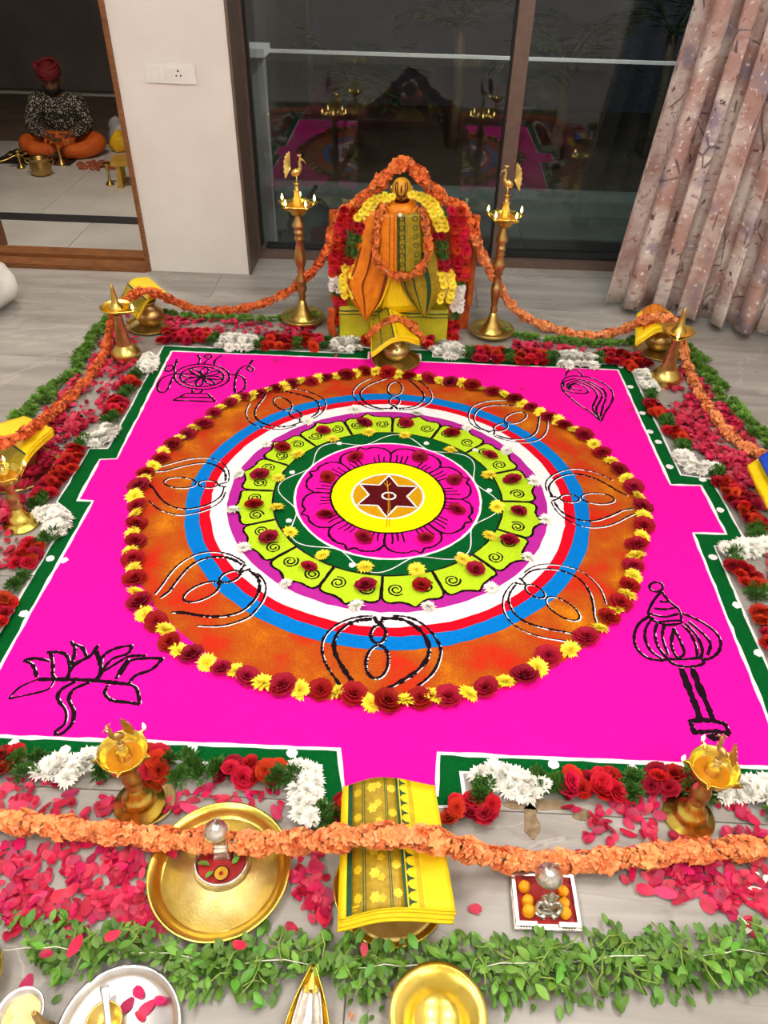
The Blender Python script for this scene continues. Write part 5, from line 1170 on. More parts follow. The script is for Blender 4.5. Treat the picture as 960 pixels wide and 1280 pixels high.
# ------------------------------------------------------------------ the draped idol
idl = empty('idol', (0.0, 1.08, 0), label='seated idol draped in orange and olive silk with turmeric-coloured face', cat='idol')
IO = Vector((0.0, 1.08, 0))
def drape(name, m, L_, R_, Y0, bulge, par=idl, th=0.004, pleat=0.0, nple=5, nu=16, nv=22):
    lp = resample(curve([PY(x, y, Y0) for x, y in L_], 6), 0.002); rp_ = resample(curve([PY(x, y, Y0) for x, y in R_], 6), 0.002)
    def fn(u, v):
        a, b = at_(lp, v), at_(rp_, v); p = a.lerp(b, u); p = p - IO
        p.y += -bulge * sin(pi * u) ** 0.8 * (0.5 + 0.5 * v) - pleat * cos(u * nple * 2 * pi) * (0.3 + 0.7 * v)
        return p
    MB().slab(fn, nu, nv, th).build(name, m, par)
    return fn
def on(fn, u0, u1, v0, v1, m, name, par=idl, off=0.004):
    """a band woven on a draped cloth"""
    MB().slab(lambda u, v: fn(u0 + (u1 - u0) * u, v0 + (v1 - v0) * v) + Vector((0, -off, 0)), 4, 18, 0.0015).build(name, m, par)
# throne: back panel with bordered cloth and the cloth covered seat
tb = empty('throne', (0.0, 1.17, 0), label='low throne covered with lime silk, orange bordered back panel behind the idol', cat='throne')
ax, bx = PY(414, 300, 1.16).x, PY(596, 300, 1.16).x
MB().box((ax, 0.0, 0.0), (bx, 0.02, 0.47)).build('back_panel', 'throne_cloth', tb, smooth=False)
for xx in (ax - 0.004, bx - 0.018):
    MB().box((xx, -0.035, 0.12), (xx + 0.022, 0.0, 0.475)).build('side_border', 'throne_cloth', tb, smooth=False)
    MB().box((xx + 0.008, -0.038, 0.12), (xx + 0.013, -0.035, 0.475)).build('gold_piping', 'saree_gold', tb, smooth=False)
lx, rx_ = PY(424, 400, 1.03).x, PY(560, 400, 1.03).x
def seatc(u, v):
    x = lx + (rx_ - lx) * u; w_ = 0.004 * sin(u * 31) * (0.3 + 0.7 * min(1, v * 1.4))
    if v < 0.45: t = v / 0.45; return Vector((x, 0.0 - t * 0.13, 0.135 + 0.002 * sin(u * 20)))
    t = (v - 0.45) / 0.55; return Vector((x, -0.13 - 0.012 * t - w_, 0.135 * (1 - t) + 0.002))
MB().slab(seatc, 40, 20, 0.004).build('seat_cloth', 'saree_lime', tb)
for v0, v1 in ((0.50, 0.52), (0.56, 0.575)):
    MB().slab(lambda u, v: seatc(u, v0 + (v1 - v0) * v) + Vector((0, -0.003, 0)), 40, 2, 0.001).build('green_stripe', 'saree_green', tb)
MB().box((lx + 0.01, -0.125, 0), (rx_ - 0.01, 0.0, 0.13)).build('seat_block', 'saree_lime', tb, smooth=False)
xs = PY(410, 400, 1.04).x
MB().slab(lambda u, v: Vector((xs + 0.03 * u + 0.004 * sin(v * 9), -0.135 - 0.01 * sin(pi * u), 0.135 * (1 - v) + 0.002)), 6, 10, 0.004).build('side_drape', 'throne_cloth', tb)
# body under the cloth
MB().lathe([(0, 0.0), (0.115, 0.0), (0.125, 0.03), (0.115, 0.12), (0.10, 0.22), (0.095, 0.29), (0.075, 0.335), (0.035, 0.365), (0.028, 0.39), (0.0, 0.395)], 32, squash=lambda p, a: Vector((p.x, p.y * 0.62, p.z))).build('torso', 'saree_yellow', idl, loc=(0.005, 0.0, 0.138))
rf = drape('orange_robe', 'saree_orange', [(457, 262), (447, 300), (436, 335), (428, 352), (441, 376), (456, 398)], [(492, 266), (492, 300), (491, 328), (488, 350), (478, 376), (459, 398)], 1.0, 0.022, pleat=0.004)
on(rf, 0.86, 0.93, 0.05, 0.93, 'saree_maroon', 'maroon_line'); on(rf, 0.42, 0.46, 0.3, 0.95, 'saree_maroon', 'maroon_line'); on(rf, 0.12, 0.16, 0.3, 0.9, 'saree_maroon', 'maroon_line'); on(rf, 0.94, 0.99, 0.05, 0.9, 'saree_yellow', 'yellow_hem')
rf2 = drape('olive_robe', 'saree_olive', [(495, 266), (496, 300), (497, 330), (503, 358), (515, 378), (529, 393)], [(531, 264), (540, 300), (548, 330), (553, 354), (546, 374), (533, 393)], 1.0, 0.022, pleat=0.004)
on(rf2, 0.62, 0.72, 0.35, 0.96, 'saree_green', 'green_stripe'); on(rf2, 0.06, 0.10, 0.1, 0.9, 'saree_green', 'green_line'); on(rf2, 0.30, 0.33, 0.2, 0.9, 'saree_green', 'green_line')
drape('yellow_underskirt', 'saree_yellow', [(487, 336), (482, 358), (478, 384)], [(500, 336), (506, 360), (516, 382)], 1.012, 0.01, pleat=0.003)
# upper stole: orange half and olive half hanging from the neck
u1 = drape('orange_stole', 'saree_orange', [(477, 268), (475, 300), (474, 338)], [(496, 268), (496, 300), (496, 342)], 0.972, 0.008)
on(u1, 0.55, 0.60, 0.0, 1.0, 'saree_maroon', 'maroon_line', off=0.003); on(u1, 0.82, 0.86, 0.0, 1.0, 'saree_maroon', 'maroon_line', off=0.003)
u2 = drape('olive_stole', 'saree_olive', [(497, 268), (497, 300), (497, 342)], [(524, 268), (526, 300), (527, 338)], 0.972, 0.008)
on(u2, 0.02, 0.09, 0.0, 1.0, 'saree_green', 'green_stripe', off=0.003); on(u2, 0.30, 0.34, 0.0, 1.0, 'saree_green', 'green_line', off=0.003)
for k in range(6):
    for uu in (0.19, 0.8):
        c = u2(uu, 0.06 + k * 0.155) + Vector((0, -0.0045, 0)); MB().tube([c + Vector((0.0085 * cos(t), 0, 0.009 * sin(t))) for t in [2 * pi * i / 10 for i in range(11)]], 0.0012, 4).build('woven_motif', 'saree_green', idl)
# neck scarf, head and forehead mark
hc = PY(502, 236, 1.045) - IO
MB().lathe([(0.034, -0.022), (0.056, -0.018), (0.062, 0.0), (0.050, 0.016), (0.030, 0.020)], 28, Matrix.Translation(hc + Vector((0.001, -0.004, -0.058))) @ Matrix.Rotation(0.12, 4, 'X')).build('neck_scarf', 'saree_orange', idl)
MB().slab(lambda u, v: hc + Vector((-0.062 + 0.124 * u, -0.045 - 0.016 * sin(pi * u), -0.048 - 0.038 * v - 0.012 * sin(pi * u) * (1 - v) + 0.006 * sin(u * 14))), 16, 8, 0.006).build('scarf_fold', 'saree_orange', idl)
MB().ball(hc, (0.036, 0.034, 0.040), 28, 20).build('head', 'turmeric', idl)
def face_pt(x, z, r=1.0):
    y = -0.034 * sqrt(max(0, 1 - (x / 0.036) ** 2 - (z / 0.040) ** 2)) - 0.0012; return hc + Vector((x, y, z))
for wU in (0.019, 0.0125):
    MB().tube([face_pt(*q) for q in [(-wU, 0.028), (-wU * 1.15, 0.008), (-wU * 0.8, -0.014), (0, -0.026 if wU > 0.015 else -0.017), (wU * 0.8, -0.014), (wU * 1.15, 0.008), (wU, 0.028)]], 0.0023, 6).build('forehead_mark', 'dark_mark', idl)
MB().tube([face_pt(0, 0.022), face_pt(0, 0.008), face_pt(0, -0.006)], [0.0015, 0.004, 0.002], 8).build('forehead_mark', 'kumkum', idl)
MB().ball(face_pt(0, -0.031), (0.003, 0.002, 0.003), 8, 6).build('forehead_mark', 'dark_mark', idl)
for s_ in (-1, 1): MB().ball(hc + Vector((s_ * 0.036, 0, 0.0)), (0.007, 0.006, 0.012), 10, 8).build('ear_ornament', 'brass', idl)
MB().ball(PY(500, 269, 0.962) - IO, (0.008, 0.005, 0.008), 10, 8).build('pendant', 'mum_white', idl)

def strand(par, kind, pts, Y, rad, cols=2, wid=0.03):
    path = resample(curve([PY(x, y, Y) for x, y in pts], 6), 0.003); tot = sum((path[i + 1] - path[i]).length for i in range(len(path) - 1)); n_ = max(1, int(tot / (rad * 0.95)))
    for i in range(n_ + 1):
        p = path[int(i / n_ * (len(path) - 1))]
        for c in range(cols):
            o = Vector((((c - (cols - 1) / 2) * wid / max(1, cols - 1) if cols > 1 else 0) + random.uniform(-0.003, 0.003), random.uniform(-0.008, 0.0), random.uniform(-0.004, 0.004)))
            nm, ms = {'r': ('rose', SCAR), 'd': ('rose', ROSE), 'w': ('chrysanthemum', MUMW), 'y': ('chrysanthemum', MUMY), 'g': ('leaf_tuft', TUFT)}[kind]
            rr = rad * random.uniform(0.9, 1.15); ob = put(nm, random.choice(ms), par, p + o, None, rr)
            ob.rotation_euler = Euler((pi / 2 + random.uniform(-0.5, 0.3), random.uniform(-0.4, 0.4) + (c - (cols - 1) / 2) * 0.7, rz() * 0))
    return path
def hung(label, secs, Y, group):
    e = empty('hanging_garland', (0, 0, 0), label=label, cat='garland', group=group); allp = []
    for kind, pts, rad, cols, wid in secs: allp += strand(e, kind, pts, Y, rad, cols, wid)
    MB().tube(allp[::6], 0.002, 5).build('string', 'thread', e); return e
hung('rose and white flower garland down the door side of the throne', [('r', [(436, 264), (428, 290), (423, 320), (420, 340)], 0.017, 2, 0.03), ('w', [(419, 346), (419, 362)], 0.016, 2, 0.024), ('g', [(422, 366)] * 2, 0.014, 2, 0.02), ('r', [(426, 372), (427, 402)], 0.016, 2, 0.024), ('g', [(426, 408), (428, 414)], 0.014, 2, 0.02)], 1.06, 'garlands hanging at the sides of the idol')
hung('rose and white flower garland down the curtain side of the throne', [('g', [(557, 266)] * 2, 0.012, 1, 0), ('r', [(570, 264), (574, 290), (577, 320), (577, 346)], 0.018, 2, 0.03), ('g', [(574, 352)] * 2, 0.014, 2, 0.02), ('w', [(573, 360), (571, 386)], 0.017, 2, 0.026), ('g', [(568, 392), (568, 396)], 0.014, 2, 0.02), ('r', [(566, 402), (564, 424)], 0.016, 2, 0.022), ('g', [(564, 428)] * 2, 0.014, 2, 0.02)], 1.055, 'garlands hanging at the sides of the idol')
hung('yellow, green and red garland on the idol shoulder nearer the door', [('y', [(486, 244), (468, 252), (452, 270)], 0.0175, 2, 0.026), ('d', [(450, 282), (446, 288)], 0.014, 2, 0.02), ('g', [(444, 294), (440, 316)], 0.019, 2, 0.026), ('d', [(440, 322), (438, 326)], 0.014, 2, 0.02), ('y', [(438, 332), (434, 350), (436, 368)], 0.0185, 2, 0.034)], 1.005, 'yellow garlands around the idol neck')
hung('yellow, green and red garland on the idol shoulder nearer the curtain', [('y', [(520, 242), (536, 252), (548, 272), (552, 284)], 0.0175, 2, 0.026), ('d', [(549, 292), (549, 296)], 0.014, 2, 0.02), ('g', [(551, 300), (553, 320)], 0.017, 2, 0.022), ('d', [(554, 328), (555, 334)], 0.014, 2, 0.02), ('y', [(556, 340), (560, 356), (556, 374)], 0.0185, 2, 0.034)], 1.005, 'yellow garlands around the idol neck')
arch = curve([PY(x, y, 1.075) for x, y in ((415, 302), (420, 282), (432, 266), (450, 252), (468, 236), (486, 216), (506, 204), (522, 216), (540, 236), (558, 252), (580, 264), (588, 280), (592, 296))], 8)
garland('orange blossom garland arching over the head of the idol', arch, 0.024, 13, BLOSD, 300, 0.0145)
apex = PY(507, 203, 1.075)
neck = curve([PY(x, y, Y) for x, y, Y in ((479, 258, .985), (472, 280, .965), (469, 305, .955), (471, 325, .948), (484, 340, .945), (504, 346, .945), (524, 338, .948), (535, 318, .955), (534, 290, .965), (526, 260, .985))], 8)
garland('orange blossom necklace hanging on the chest of the idol', neck, 0.013, 9, BLOSD, 300, 0.0105)
cpath = curve([G(x, y, z) for x, y, z in ((462, 424, .085), (470, 412, .115), (484, 403, .14), (498, 399, .145), (512, 405, .132), (523, 416, .105), (528, 424, .08))], 8)
garland('short orange blossom garland on the saree before the idol', cpath, 0.011, 8, BLOSD, 200, 0.011)
# ------------------------------------------------------------------ tray, silver shrines and vessels at the front
TH = Vector((-0.2625, -1.172, 0))
t = empty('brass_tray', TH, label='large round engraved brass tray holding the small silver shrine', cat='tray')
MB().lathe([(0, 0.004), (0.108, 0.004), (0.108, 0.0008), (0, 0.0008)], 64).build('tray_floor', 'brass_hammered', t)
MB().lathe([(0.107, 0.004), (0.112, 0.0055), (0.118, 0.014), (0.129, 0.022), (0.1325, 0.0225), (0.133, 0.020), (0.120, 0.004), (0.107, 0.0008)], 72).build('tray_rim', 'brass_bright', t)
def umbrella(par, base, top, r, tilt):
    MB().tube([base, top], 0.0022, 8).build('umbrella_pole', 'silver', par)
    M = Matrix.Translation(top) @ Matrix.Rotation(tilt, 4, 'X')
    u_ = MB().lathe([(r, -0.006), (r * 1.04, -0.003), (r * 0.98, 0.001), (r * 0.8, 0.008), (r * 0.55, 0.012), (r * 0.52, 0.014), (r * 0.25, 0.017), (0, 0.018)], 32, M).build('umbrella', 'silver', par)
    MB().tube([M @ Vector(p) for p in curve([(0, 0, 0.017), (0.001, 0, 0.028), (0.008, 0, 0.036), (0.011, 0, 0.030)], 4)], 0.0018, 6).build('umbrella_hook', 'silver', u_)
s1 = empty('silver_shrine', (-0.262, -1.158, 0.0045), 0.1, label='small round silver shrine with red cloth on the brass tray', cat='shrine', group='small silver shrines')
MB().lathe([(0, 0.004), (0.047, 0.004), (0.046, 0.016), (0.050, 0.017), (0.053, 0.010), (0.055, 0.0), (0, 0.0)], 48, squash=lambda p, a: Vector((p.x, p.y * 0.92, p.z))).build('shrine_base', 'silver', s1)
MB().lathe([(0, 0.0055), (0.045, 0.006)], 40, squash=lambda p, a: Vector((p.x, p.y * 0.92, p.z))).build('red_cloth', 'red_cloth', s1)
mb = MB(); mb.box((-0.016, 0.004, 0.006), (0.016, 0.026, 0.014)); mb.box((-0.013, 0.008, 0.014), (0.013, 0.024, 0.040)); mb.box((-0.015, 0.008, 0.040), (0.015, 0.024, 0.046)); mb.box((-0.011, 0.011, 0.046), (0.011, 0.022, 0.062)); mb.build('throne_back', 'silver', s1, smooth=False)
for k in range(3): MB().box((-0.012 , 0.005, 0.017 + k * 0.009), (0.012, 0.008, 0.020 + k * 0.009)).build('carved_ledge', 'silver', s1, smooth=False)
umbrella(s1, (0, 0.018, 0.06), (-0.004, 0.020, 0.092), 0.023, -0.12)
MB().lathe([(0, 0.006), (0.010, 0.006), (0.0145, 0.014), (0.0135, 0.0145), (0.011, 0.010), (0, 0.010)], 24, Matrix.Translation((0.002, -0.022, 0))).build('offering_cup', 'dark_mark', s1)
MB().lathe([(0, 0.0135), (0.0125, 0.0128)], 24, Matrix.Translation((0.002, -0.022, 0))).build('turmeric_paste', 'turmeric', s1)
MB().ball((0.002, -0.023, 0.0145), (0.004, 0.004, 0.0015), 10, 6).build('red_spot', 'kumkum', s1)
for k, (x, y, a) in enumerate(((-0.022, -0.006, 1.2), (-0.028, 0.0, 1.9), (0.020, -0.004, -0.9), (0.024, 0.004, -0.3), (-0.014, -0.018, 2.4))): put('leaf', LEAF[k % 4], s1, (x, y, 0.012), (0.3, 0.1, a), 0.0085)
for k in range(26):
    a = radians(200 + k * 5.6); MB().ball((0.0505 * cos(a), 0.0465 * sin(a), 0.0175), 0.0013, 6, 4).build('bead', 'silver', s1)
for x, y in ((216, 1066), (228, 1062)): petal_at(x, y, 0.011, z=0.006, label='pink rose petal lying on the brass tray', group='petals on the brass tray')

c4 = [G(643, 1163), G(723, 1165), G(712, 1100), G(640, 1105)]
s2 = empty('silver_shrine', (0.342, -1.198, 0), 0.02, label='square silver shrine with figurine and marigolds on the grey floor', cat='shrine', group='small silver shrines')
MB().box((-0.060, -0.048, 0.006), (0.060, 0.048, 0.012)).build('shrine_base', 'silver', s2, smooth=False)
for x in (-0.052, 0.052):
    for y in (-0.04, 0.04): MB().lathe([(0, 0), (0.005, 0), (0.003, 0.004), (0.004, 0.0062)], 10, Matrix.Translation((x, y, 0))).build('foot', 'silver', s2)
for a_, b_ in (((-0.058, -0.042, 0.012), (-0.052, 0.044, 0.026)), ((0.052, -0.042, 0.012), (0.058, 0.044, 0.026)), ((-0.058, 0.040, 0.012), (0.058, 0.046, 0.028)), ((-0.058, -0.046, 0.012), (-0.020, -0.038, 0.022)), ((0.020, -0.046, 0.012), (0.058, -0.038, 0.022))):
    MB().box(a_, b_).build('railing', 'silver', s2, smooth=False)
for x0 in (-0.05, 0.026):
    for k in range(5): MB().box((x0 + k * 0.005, -0.0467, 0.015), (x0 + k * 0.005 + 0.0026, -0.0458, 0.020)).build('carved_notch', 'plastic_dark', s2, smooth=False)
MB().box((-0.052, -0.038, 0.012), (0.052, 0.040, 0.0135)).build('red_cloth', 'red_cloth', s2, smooth=False)
mb = MB(); mb.lathe([(0, 0), (0.022, 0.0), (0.024, 0.006), (0.019, 0.012), (0.014, 0.014), (0.016, 0.022), (0.015, 0.032), (0.008, 0.038), (0.0, 0.039)], 24, squash=lambda p, a: Vector((p.x, p.y * 0.75, p.z))); mb.ball((0, -0.002, 0.046), (0.0095, 0.009, 0.010), 14, 10); mb.lathe([(0.009, 0.0), (0.006, 0.008), (0, 0.014)], 14, Matrix.Translation((0, -0.001, 0.053)))
for sd in (-1, 1): mb.tube(curve([(sd * 0.014, -0.002, 0.032), (sd * 0.022, -0.008, 0.022), (sd * 0.014, -0.016, 0.014)], 4), 0.0042, 8); mb.tube(curve([(sd * 0.006, -0.008, 0.006), (sd * 0.022, -0.010, 0.006), (sd * 0.006, -0.018, 0.005)], 4), 0.0055, 8); mb.ball((sd * 0.0105, 0, 0.047), (0.006, 0.002, 0.007), 8, 6)
mb.tube(curve([(0, -0.010, 0.045), (0, -0.013, 0.036), (0.004, -0.015, 0.028)], 4), [0.004] * 4 + [0.003] * 4 + [0.002], 8)
mb.build('figurine', 'silver', s2, loc=(0.002, -0.012, 0.0135))
umbrella(s2, (0, 0.030, 0.013), (-0.002, 0.012, 0.092), 0.024, -0.1)
for x, y, z, sx, sz in ((-0.034, -0.022, 0.022, 0.0115, 0.016), (-0.033, -0.004, 0.024, 0.011, 0.015), (-0.036, 0.022, 0.024, 0.011, 0.013), (0.033, -0.022, 0.020, 0.011, 0.012), (0.034, -0.004, 0.022, 0.010, 0.010), (0.035, 0.016, 0.024, 0.010, 0.012)):
    mb = lumpy((sx, sx, sz), x * 99, 14, 10, 0.12); o = mb.build('marigold', 'marigold', s2, loc=(x, y, 0.0136))

# vessels along the bottom edge
bp = G(-30, 1226)
t = empty('water_pot', (bp.x, bp.y, 0), label='shiny brass water pot at the front corner beside the steel cup', cat='pot')
MB().lathe([(0, 0.002), (0.03, 0), (0.045, 0.012), (0.054, 0.035), (0.050, 0.058), (0.036, 0.072), (0.032, 0.08), (0.040, 0.092), (0.043, 0.094), (0.038, 0.095), (0.028, 0.08)], 40).build('pot_body', 'brass_bright', t)
cp = G(25, 1266, 0.045)
t = empty('steel_cup', (cp.x, cp.y, 0), label='small steel cup of pale oil at the front edge', cat='cup')
MB().lathe([(0, 0.003), (0.026, 0.0), (0.031, 0.01), (0.033, 0.042), (0.038, 0.047), (0.037, 0.049), (0.031, 0.044), (0.029, 0.010), (0, 0.006)], 40).build('cup_body', 'steel', t)
MB().lathe([(0, 0.033), (0.0315, 0.0335)], 32).build('oil', 'pale_brass', t)
ih = G(60, 1290)
t = empty('incense_holder', (ih.x, ih.y, 0), label='slim bronze incense holder standing between the steel cup and plate', cat='incense holder')
MB().lathe([(0, 0.0), (0.014, 0.0), (0.015, 0.004), (0.009, 0.012), (0.0075, 0.04), (0.0055, 0.075), (0.004, 0.082), (0.004, 0.086), (0.0018, 0.087), (0.0018, 0.075)], 20).build('holder_body', 'brass_worn', t)
sp_ = G(150, 1294)
t = empty('steel_plate', (sp_.x, sp_.y, 0), label='polished steel plate with bowl and petals at the front edge', cat='plate')
MB().lathe([(0, 0.003), (0.080, 0.003), (0.088, 0.008), (0.094, 0.018), (0.099, 0.019), (0.0995, 0.017), (0.090, 0.002), (0.08, 0.0008), (0, 0.0008)], 64).build('plate_body', 'steel', t)
bo_ = G(134, 1282)
t = empty('small_bowl', (bo_.x, bo_.y, 0.0035), label='small brass bowl standing on the steel plate', cat='bowl')
MB().lathe([(0, 0.002), (0.016, 0), (0.024, 0.010), (0.028, 0.020), (0.0285, 0.022), (0.026, 0.021), (0.021, 0.010), (0, 0.005)], 32).build('bowl_body', 'brass', t)
t = empty('spoon', (bo_.x + 0.004, bo_.y + 0.004, 0.024), 0.35, label='flat metal spoon resting in the small bowl on the steel plate', cat='spoon')
MB().slab(lambda u, v: Vector(((u - 0.5) * (0.010 + 0.012 * max(0, v - 0.6)), -0.02 + 0.062 * v, -0.012 + 0.028 * v)), 4, 8, 0.0015).build('handle', 'steel', t)
MB().lathe([(0, -0.004), (0.008, -0.001), (0.0095, 0.003), (0.008, 0.002), (0, -0.002)], 16, Matrix.Translation((0, -0.022, -0.012))).build('spoon_bowl', 'steel', t)
for x, y, s_ in ((174, 1243, 0.016), (160, 1258, 0.015), (184, 1262, 0.014), (201, 1254, 0.012), (176, 1272, 0.012)): petal_at(x, y, s_, z=0.005, label='crimson rose petal lying on the steel plate', group='petals on the steel plate')
# pointed boat shaped brass lamp
tip = G(388, 1207, 0.03); bl = G(384, 1300)
t = empty('boat_lamp', (bl.x, bl.y, 0), label='pointed boat-shaped brass lamp at the front edge beside the large bowl', cat='oil lamp')
Lb = tip.y - bl.y
def hull(u, v):
    a = pi * u; y = Lb * (v * 2 - 1) if False else -0.09 + (Lb + 0.09) * v; wd = 0.036 * sin(pi * min(1, 0.16 + 0.84 * v)) ** 0.9 * (1.0 if v < 0.5 else 1 - 0.2 * (v - 0.5)) + 0.0012
    dp = 0.026 * sin(pi * min(1, 0.14 + 0.84 * v)) ** 0.7 + 0.002
    return Vector((wd * cos(a), y, 0.030 + 0.010 * v * v - dp * sin(a)))
MB().slab(hull, 16, 24, 0.002).build('lamp_hull', 'brass_bright', t)
MB().slab(lambda u, v: Vector((0.7 * hull(u, 0.1 + 0.72 * v).x, hull(u, 0.1 + 0.72 * v).y, hull(u, 0.1 + 0.72 * v).z * 0.55 + 0.012 + 0.006 * abs(u - 0.5) * 2)), 10, 16, 0.003).build('lamp_lining', 'silver', t)
MB().lathe([(0, 0), (0.018, 0), (0.016, 0.003), (0.008, 0.006)], 20, Matrix.Translation((0, 0.0, 0))).build('foot', 'brass', t)
bb = G(547, 1272, 0.03)
t = empty('brass_bowl', (bb.x, bb.y, 0), label='wide shiny brass bowl at the front edge, below the yellow saree', cat='bowl')
MB().lathe([(0, 0.003), (0.034, 0.0), (0.037, 0.004), (0.046, 0.014), (0.058, 0.032), (0.072, 0.040), (0.080, 0.042), (0.0795, 0.044), (0.070, 0.0425), (0.055, 0.035), (0.042, 0.015), (0.034, 0.007), (0, 0.006)], 64).build('bowl_body', 'brass_bright', t)
# stray blossoms on the floor
for x, y in ((489, 1251), (435, 1276), (656, 1245), (632, 1233)):
    p = G(x, y); tag(put('blossom', BLOS[0], None, (p.x, p.y, 0.008), (1.9, 0.3, rz()), 0.009), 'stray orange floret fallen beside the front leaf garland', 'blossom', 'stray orange florets')
# white sack at the left
sk = empty('white_sack', (-1.82, 1.20, 0), label='bulging white plastic sack on the floor by the door', cat='sack')
lumpy((0.17, 0.16, 0.125), 5, 28, 18, 0.22).build('sack_body', 'sack_white', sk)
MB().tube([Vector(p) for p in curve([(-0.02, 0, 0.19), (-0.01, 0.01, 0.235), (0.02, 0.02, 0.265)], 4)], [0.05] * 2 + [0.03] * 4 + [0.025, 0.03, 0.035], 10, flat=0.5).build('sack_neck', 'sack_white', sk)

# ------------------------------------------------------------------ the porch: person and things around
def skin_obj(name, verts, edges, radii, m, par, sub=2, loc=(0, 0, 0)):
    me = bpy.data.meshes.new(name); me.from_pydata(verts, edges, []); o = put(name, me, par, loc)
    sk_ = o.modifiers.new('skin', 'SKIN'); sk_.use_smooth_shade = True; me.skin_vertices
    for i, r in enumerate(radii): me.skin_vertices[0].data[i].radius = r if isinstance(r, tuple) else (r, r)
    me.skin_vertices[0].data[0].use_root = True
    sb = o.modifiers.new('smooth', 'SUBSURF'); sb.levels = sub; sb.render_levels = sub
    me.materials.append(MATS[m]); return o
def baked(o):
    dg = bpy.context.evaluated_depsgraph_get(); me = bpy.data.meshes.new_from_object(o.evaluated_get(dg)); mt = o.data.materials[0]; o.modifiers.clear(); o.data = me
    if not me.materials: me.materials.append(mt)
    me.shade_smooth(); return o
pp = G(73, 196, OUT)
per = empty('person', (pp.x, pp.y + 0.22, OUT), radians(14), label='person in dark red turban and speckled shirt sitting cross-legged on the porch', cat='person')
# local: faces -y, pelvis at origin
J = {'pel': (0, 0, 0.10), 'bel': (0, -0.02, 0.20), 'che': (0, -0.05, 0.36), 'nek': (0, -0.085, 0.475), 'nk2': (0, -0.105, 0.525), 'hed': (0, -0.125, 0.585), 'top': (0, -0.125, 0.66)}
V = []; E_ = []; Rr = []
def vtx(p, r): V.append(p); Rr.append(r); return len(V) - 1
a0 = vtx((0, 0, 0.10), (0.16, 0.12)); a1 = vtx((0, -0.015, 0.20), (0.145, 0.11)); a2 = vtx((0, -0.045, 0.33), (0.155, 0.11)); a3 = vtx((0, -0.06, 0.42), (0.13, 0.08)); a4 = vtx((0, -0.085, 0.485), (0.055, 0.055)); a5 = vtx((0, -0.105, 0.53), (0.05, 0.05))
E_ += [(a0, a1), (a1, a2), (a2, a3), (a3, a4), (a4, a5)]
for s_ in (-1, 1):
    h = vtx((s_ * 0.11, -0.03, 0.09), 0.085); k = vtx((s_ * 0.33, -0.22, 0.115), 0.062); c = vtx((s_ * 0.20, -0.33, 0.065), 0.05); an = vtx((-s_ * 0.06, -0.33 - 0.03 * s_, 0.045), 0.036); ft = vtx((-s_ * 0.15, -0.31 - 0.03 * s_, 0.04), 0.03)
    E_ += [(a0, h), (h, k), (k, c), (c, an), (an, ft)]
    sh = vtx((s_ * 0.175, -0.06, 0.415), 0.062); el = vtx((s_ * 0.245, -0.16, 0.235), 0.046); wr = vtx((s_ * 0.085, -0.36, 0.205), 0.030)
    E_ += [(a3, sh), (sh, el), (el, wr)]
baked(skin_obj('body', V, E_, Rr, 'skin', per))
# head: one mesh with brow, nose, lips, ears
mb = MB(); mb.ball((0, 0, 0), 1, 28, 22); out = []
for p in mb.v:
    q = Vector(p); x, y, z = q.x * 0.072, q.y * 0.088, q.z * 0.108
    if z < -0.03: x *= 1 - 0.35 * min(1, (-z - 0.03) / 0.08); y = y * (1 - 0.15 * min(1, (-z - 0.03) / 0.08)) - 0.008
    if y < -0.05 and abs(x) < 0.014: y -= 0.016 * max(0, 1 - abs(z + 0.012) / 0.026) * (1 - abs(x) / 0.014)
    if y < -0.04 and abs(abs(x) - 0.028) < 0.014 and abs(z - 0.008) < 0.012: y += 0.006
    if y < -0.05 and abs(x) < 0.024 and abs(z + 0.052) < 0.008: y -= 0.004
    out.append((x, y, z))
mb.v = out
for s_ in (-1, 1): mb.ball((s_ * 0.073, 0.008, -0.004), (0.008, 0.018, 0.028), 8, 8)
hd = mb.build('head', 'skin', per, loc=(0, -0.125, 0.60), rot=(0.32, 0, 0.0))
for s_ in (-1, 1):
    MB().ball((s_ * 0.028, -0.079, 0.008), (0.011, 0.006, 0.005), 10, 6).build('eye', 'dark_mark', hd)
    MB().tube([(s_ * 0.012, -0.084, 0.024), (s_ * 0.028, -0.084, 0.029), (s_ * 0.045, -0.072, 0.024)], 0.004, 6).build('eyebrow', 'beard', hd)
def brd(u, v):
    a = radians(-200 + 220 * u) if False else radians(200 + 140 * u); z = -0.028 - 0.088 * v; sh_ = 1 - 0.55 * v ** 1.6
    return Vector((0.077 * sh_ * cos(a), 0.090 * sh_ * sin(a) - 0.012 * v, z - 0.016 * sin(pi * u) * (1 - v) ** 2))
MB().slab(brd, 18, 8, 0.010).build('beard', 'beard', hd)
MB().tube(curve([(-0.034, -0.070, -0.050), (-0.014, -0.090, -0.038), (0.014, -0.090, -0.038), (0.034, -0.070, -0.050)], 5), 0.006, 6).build('moustache', 'beard', hd)
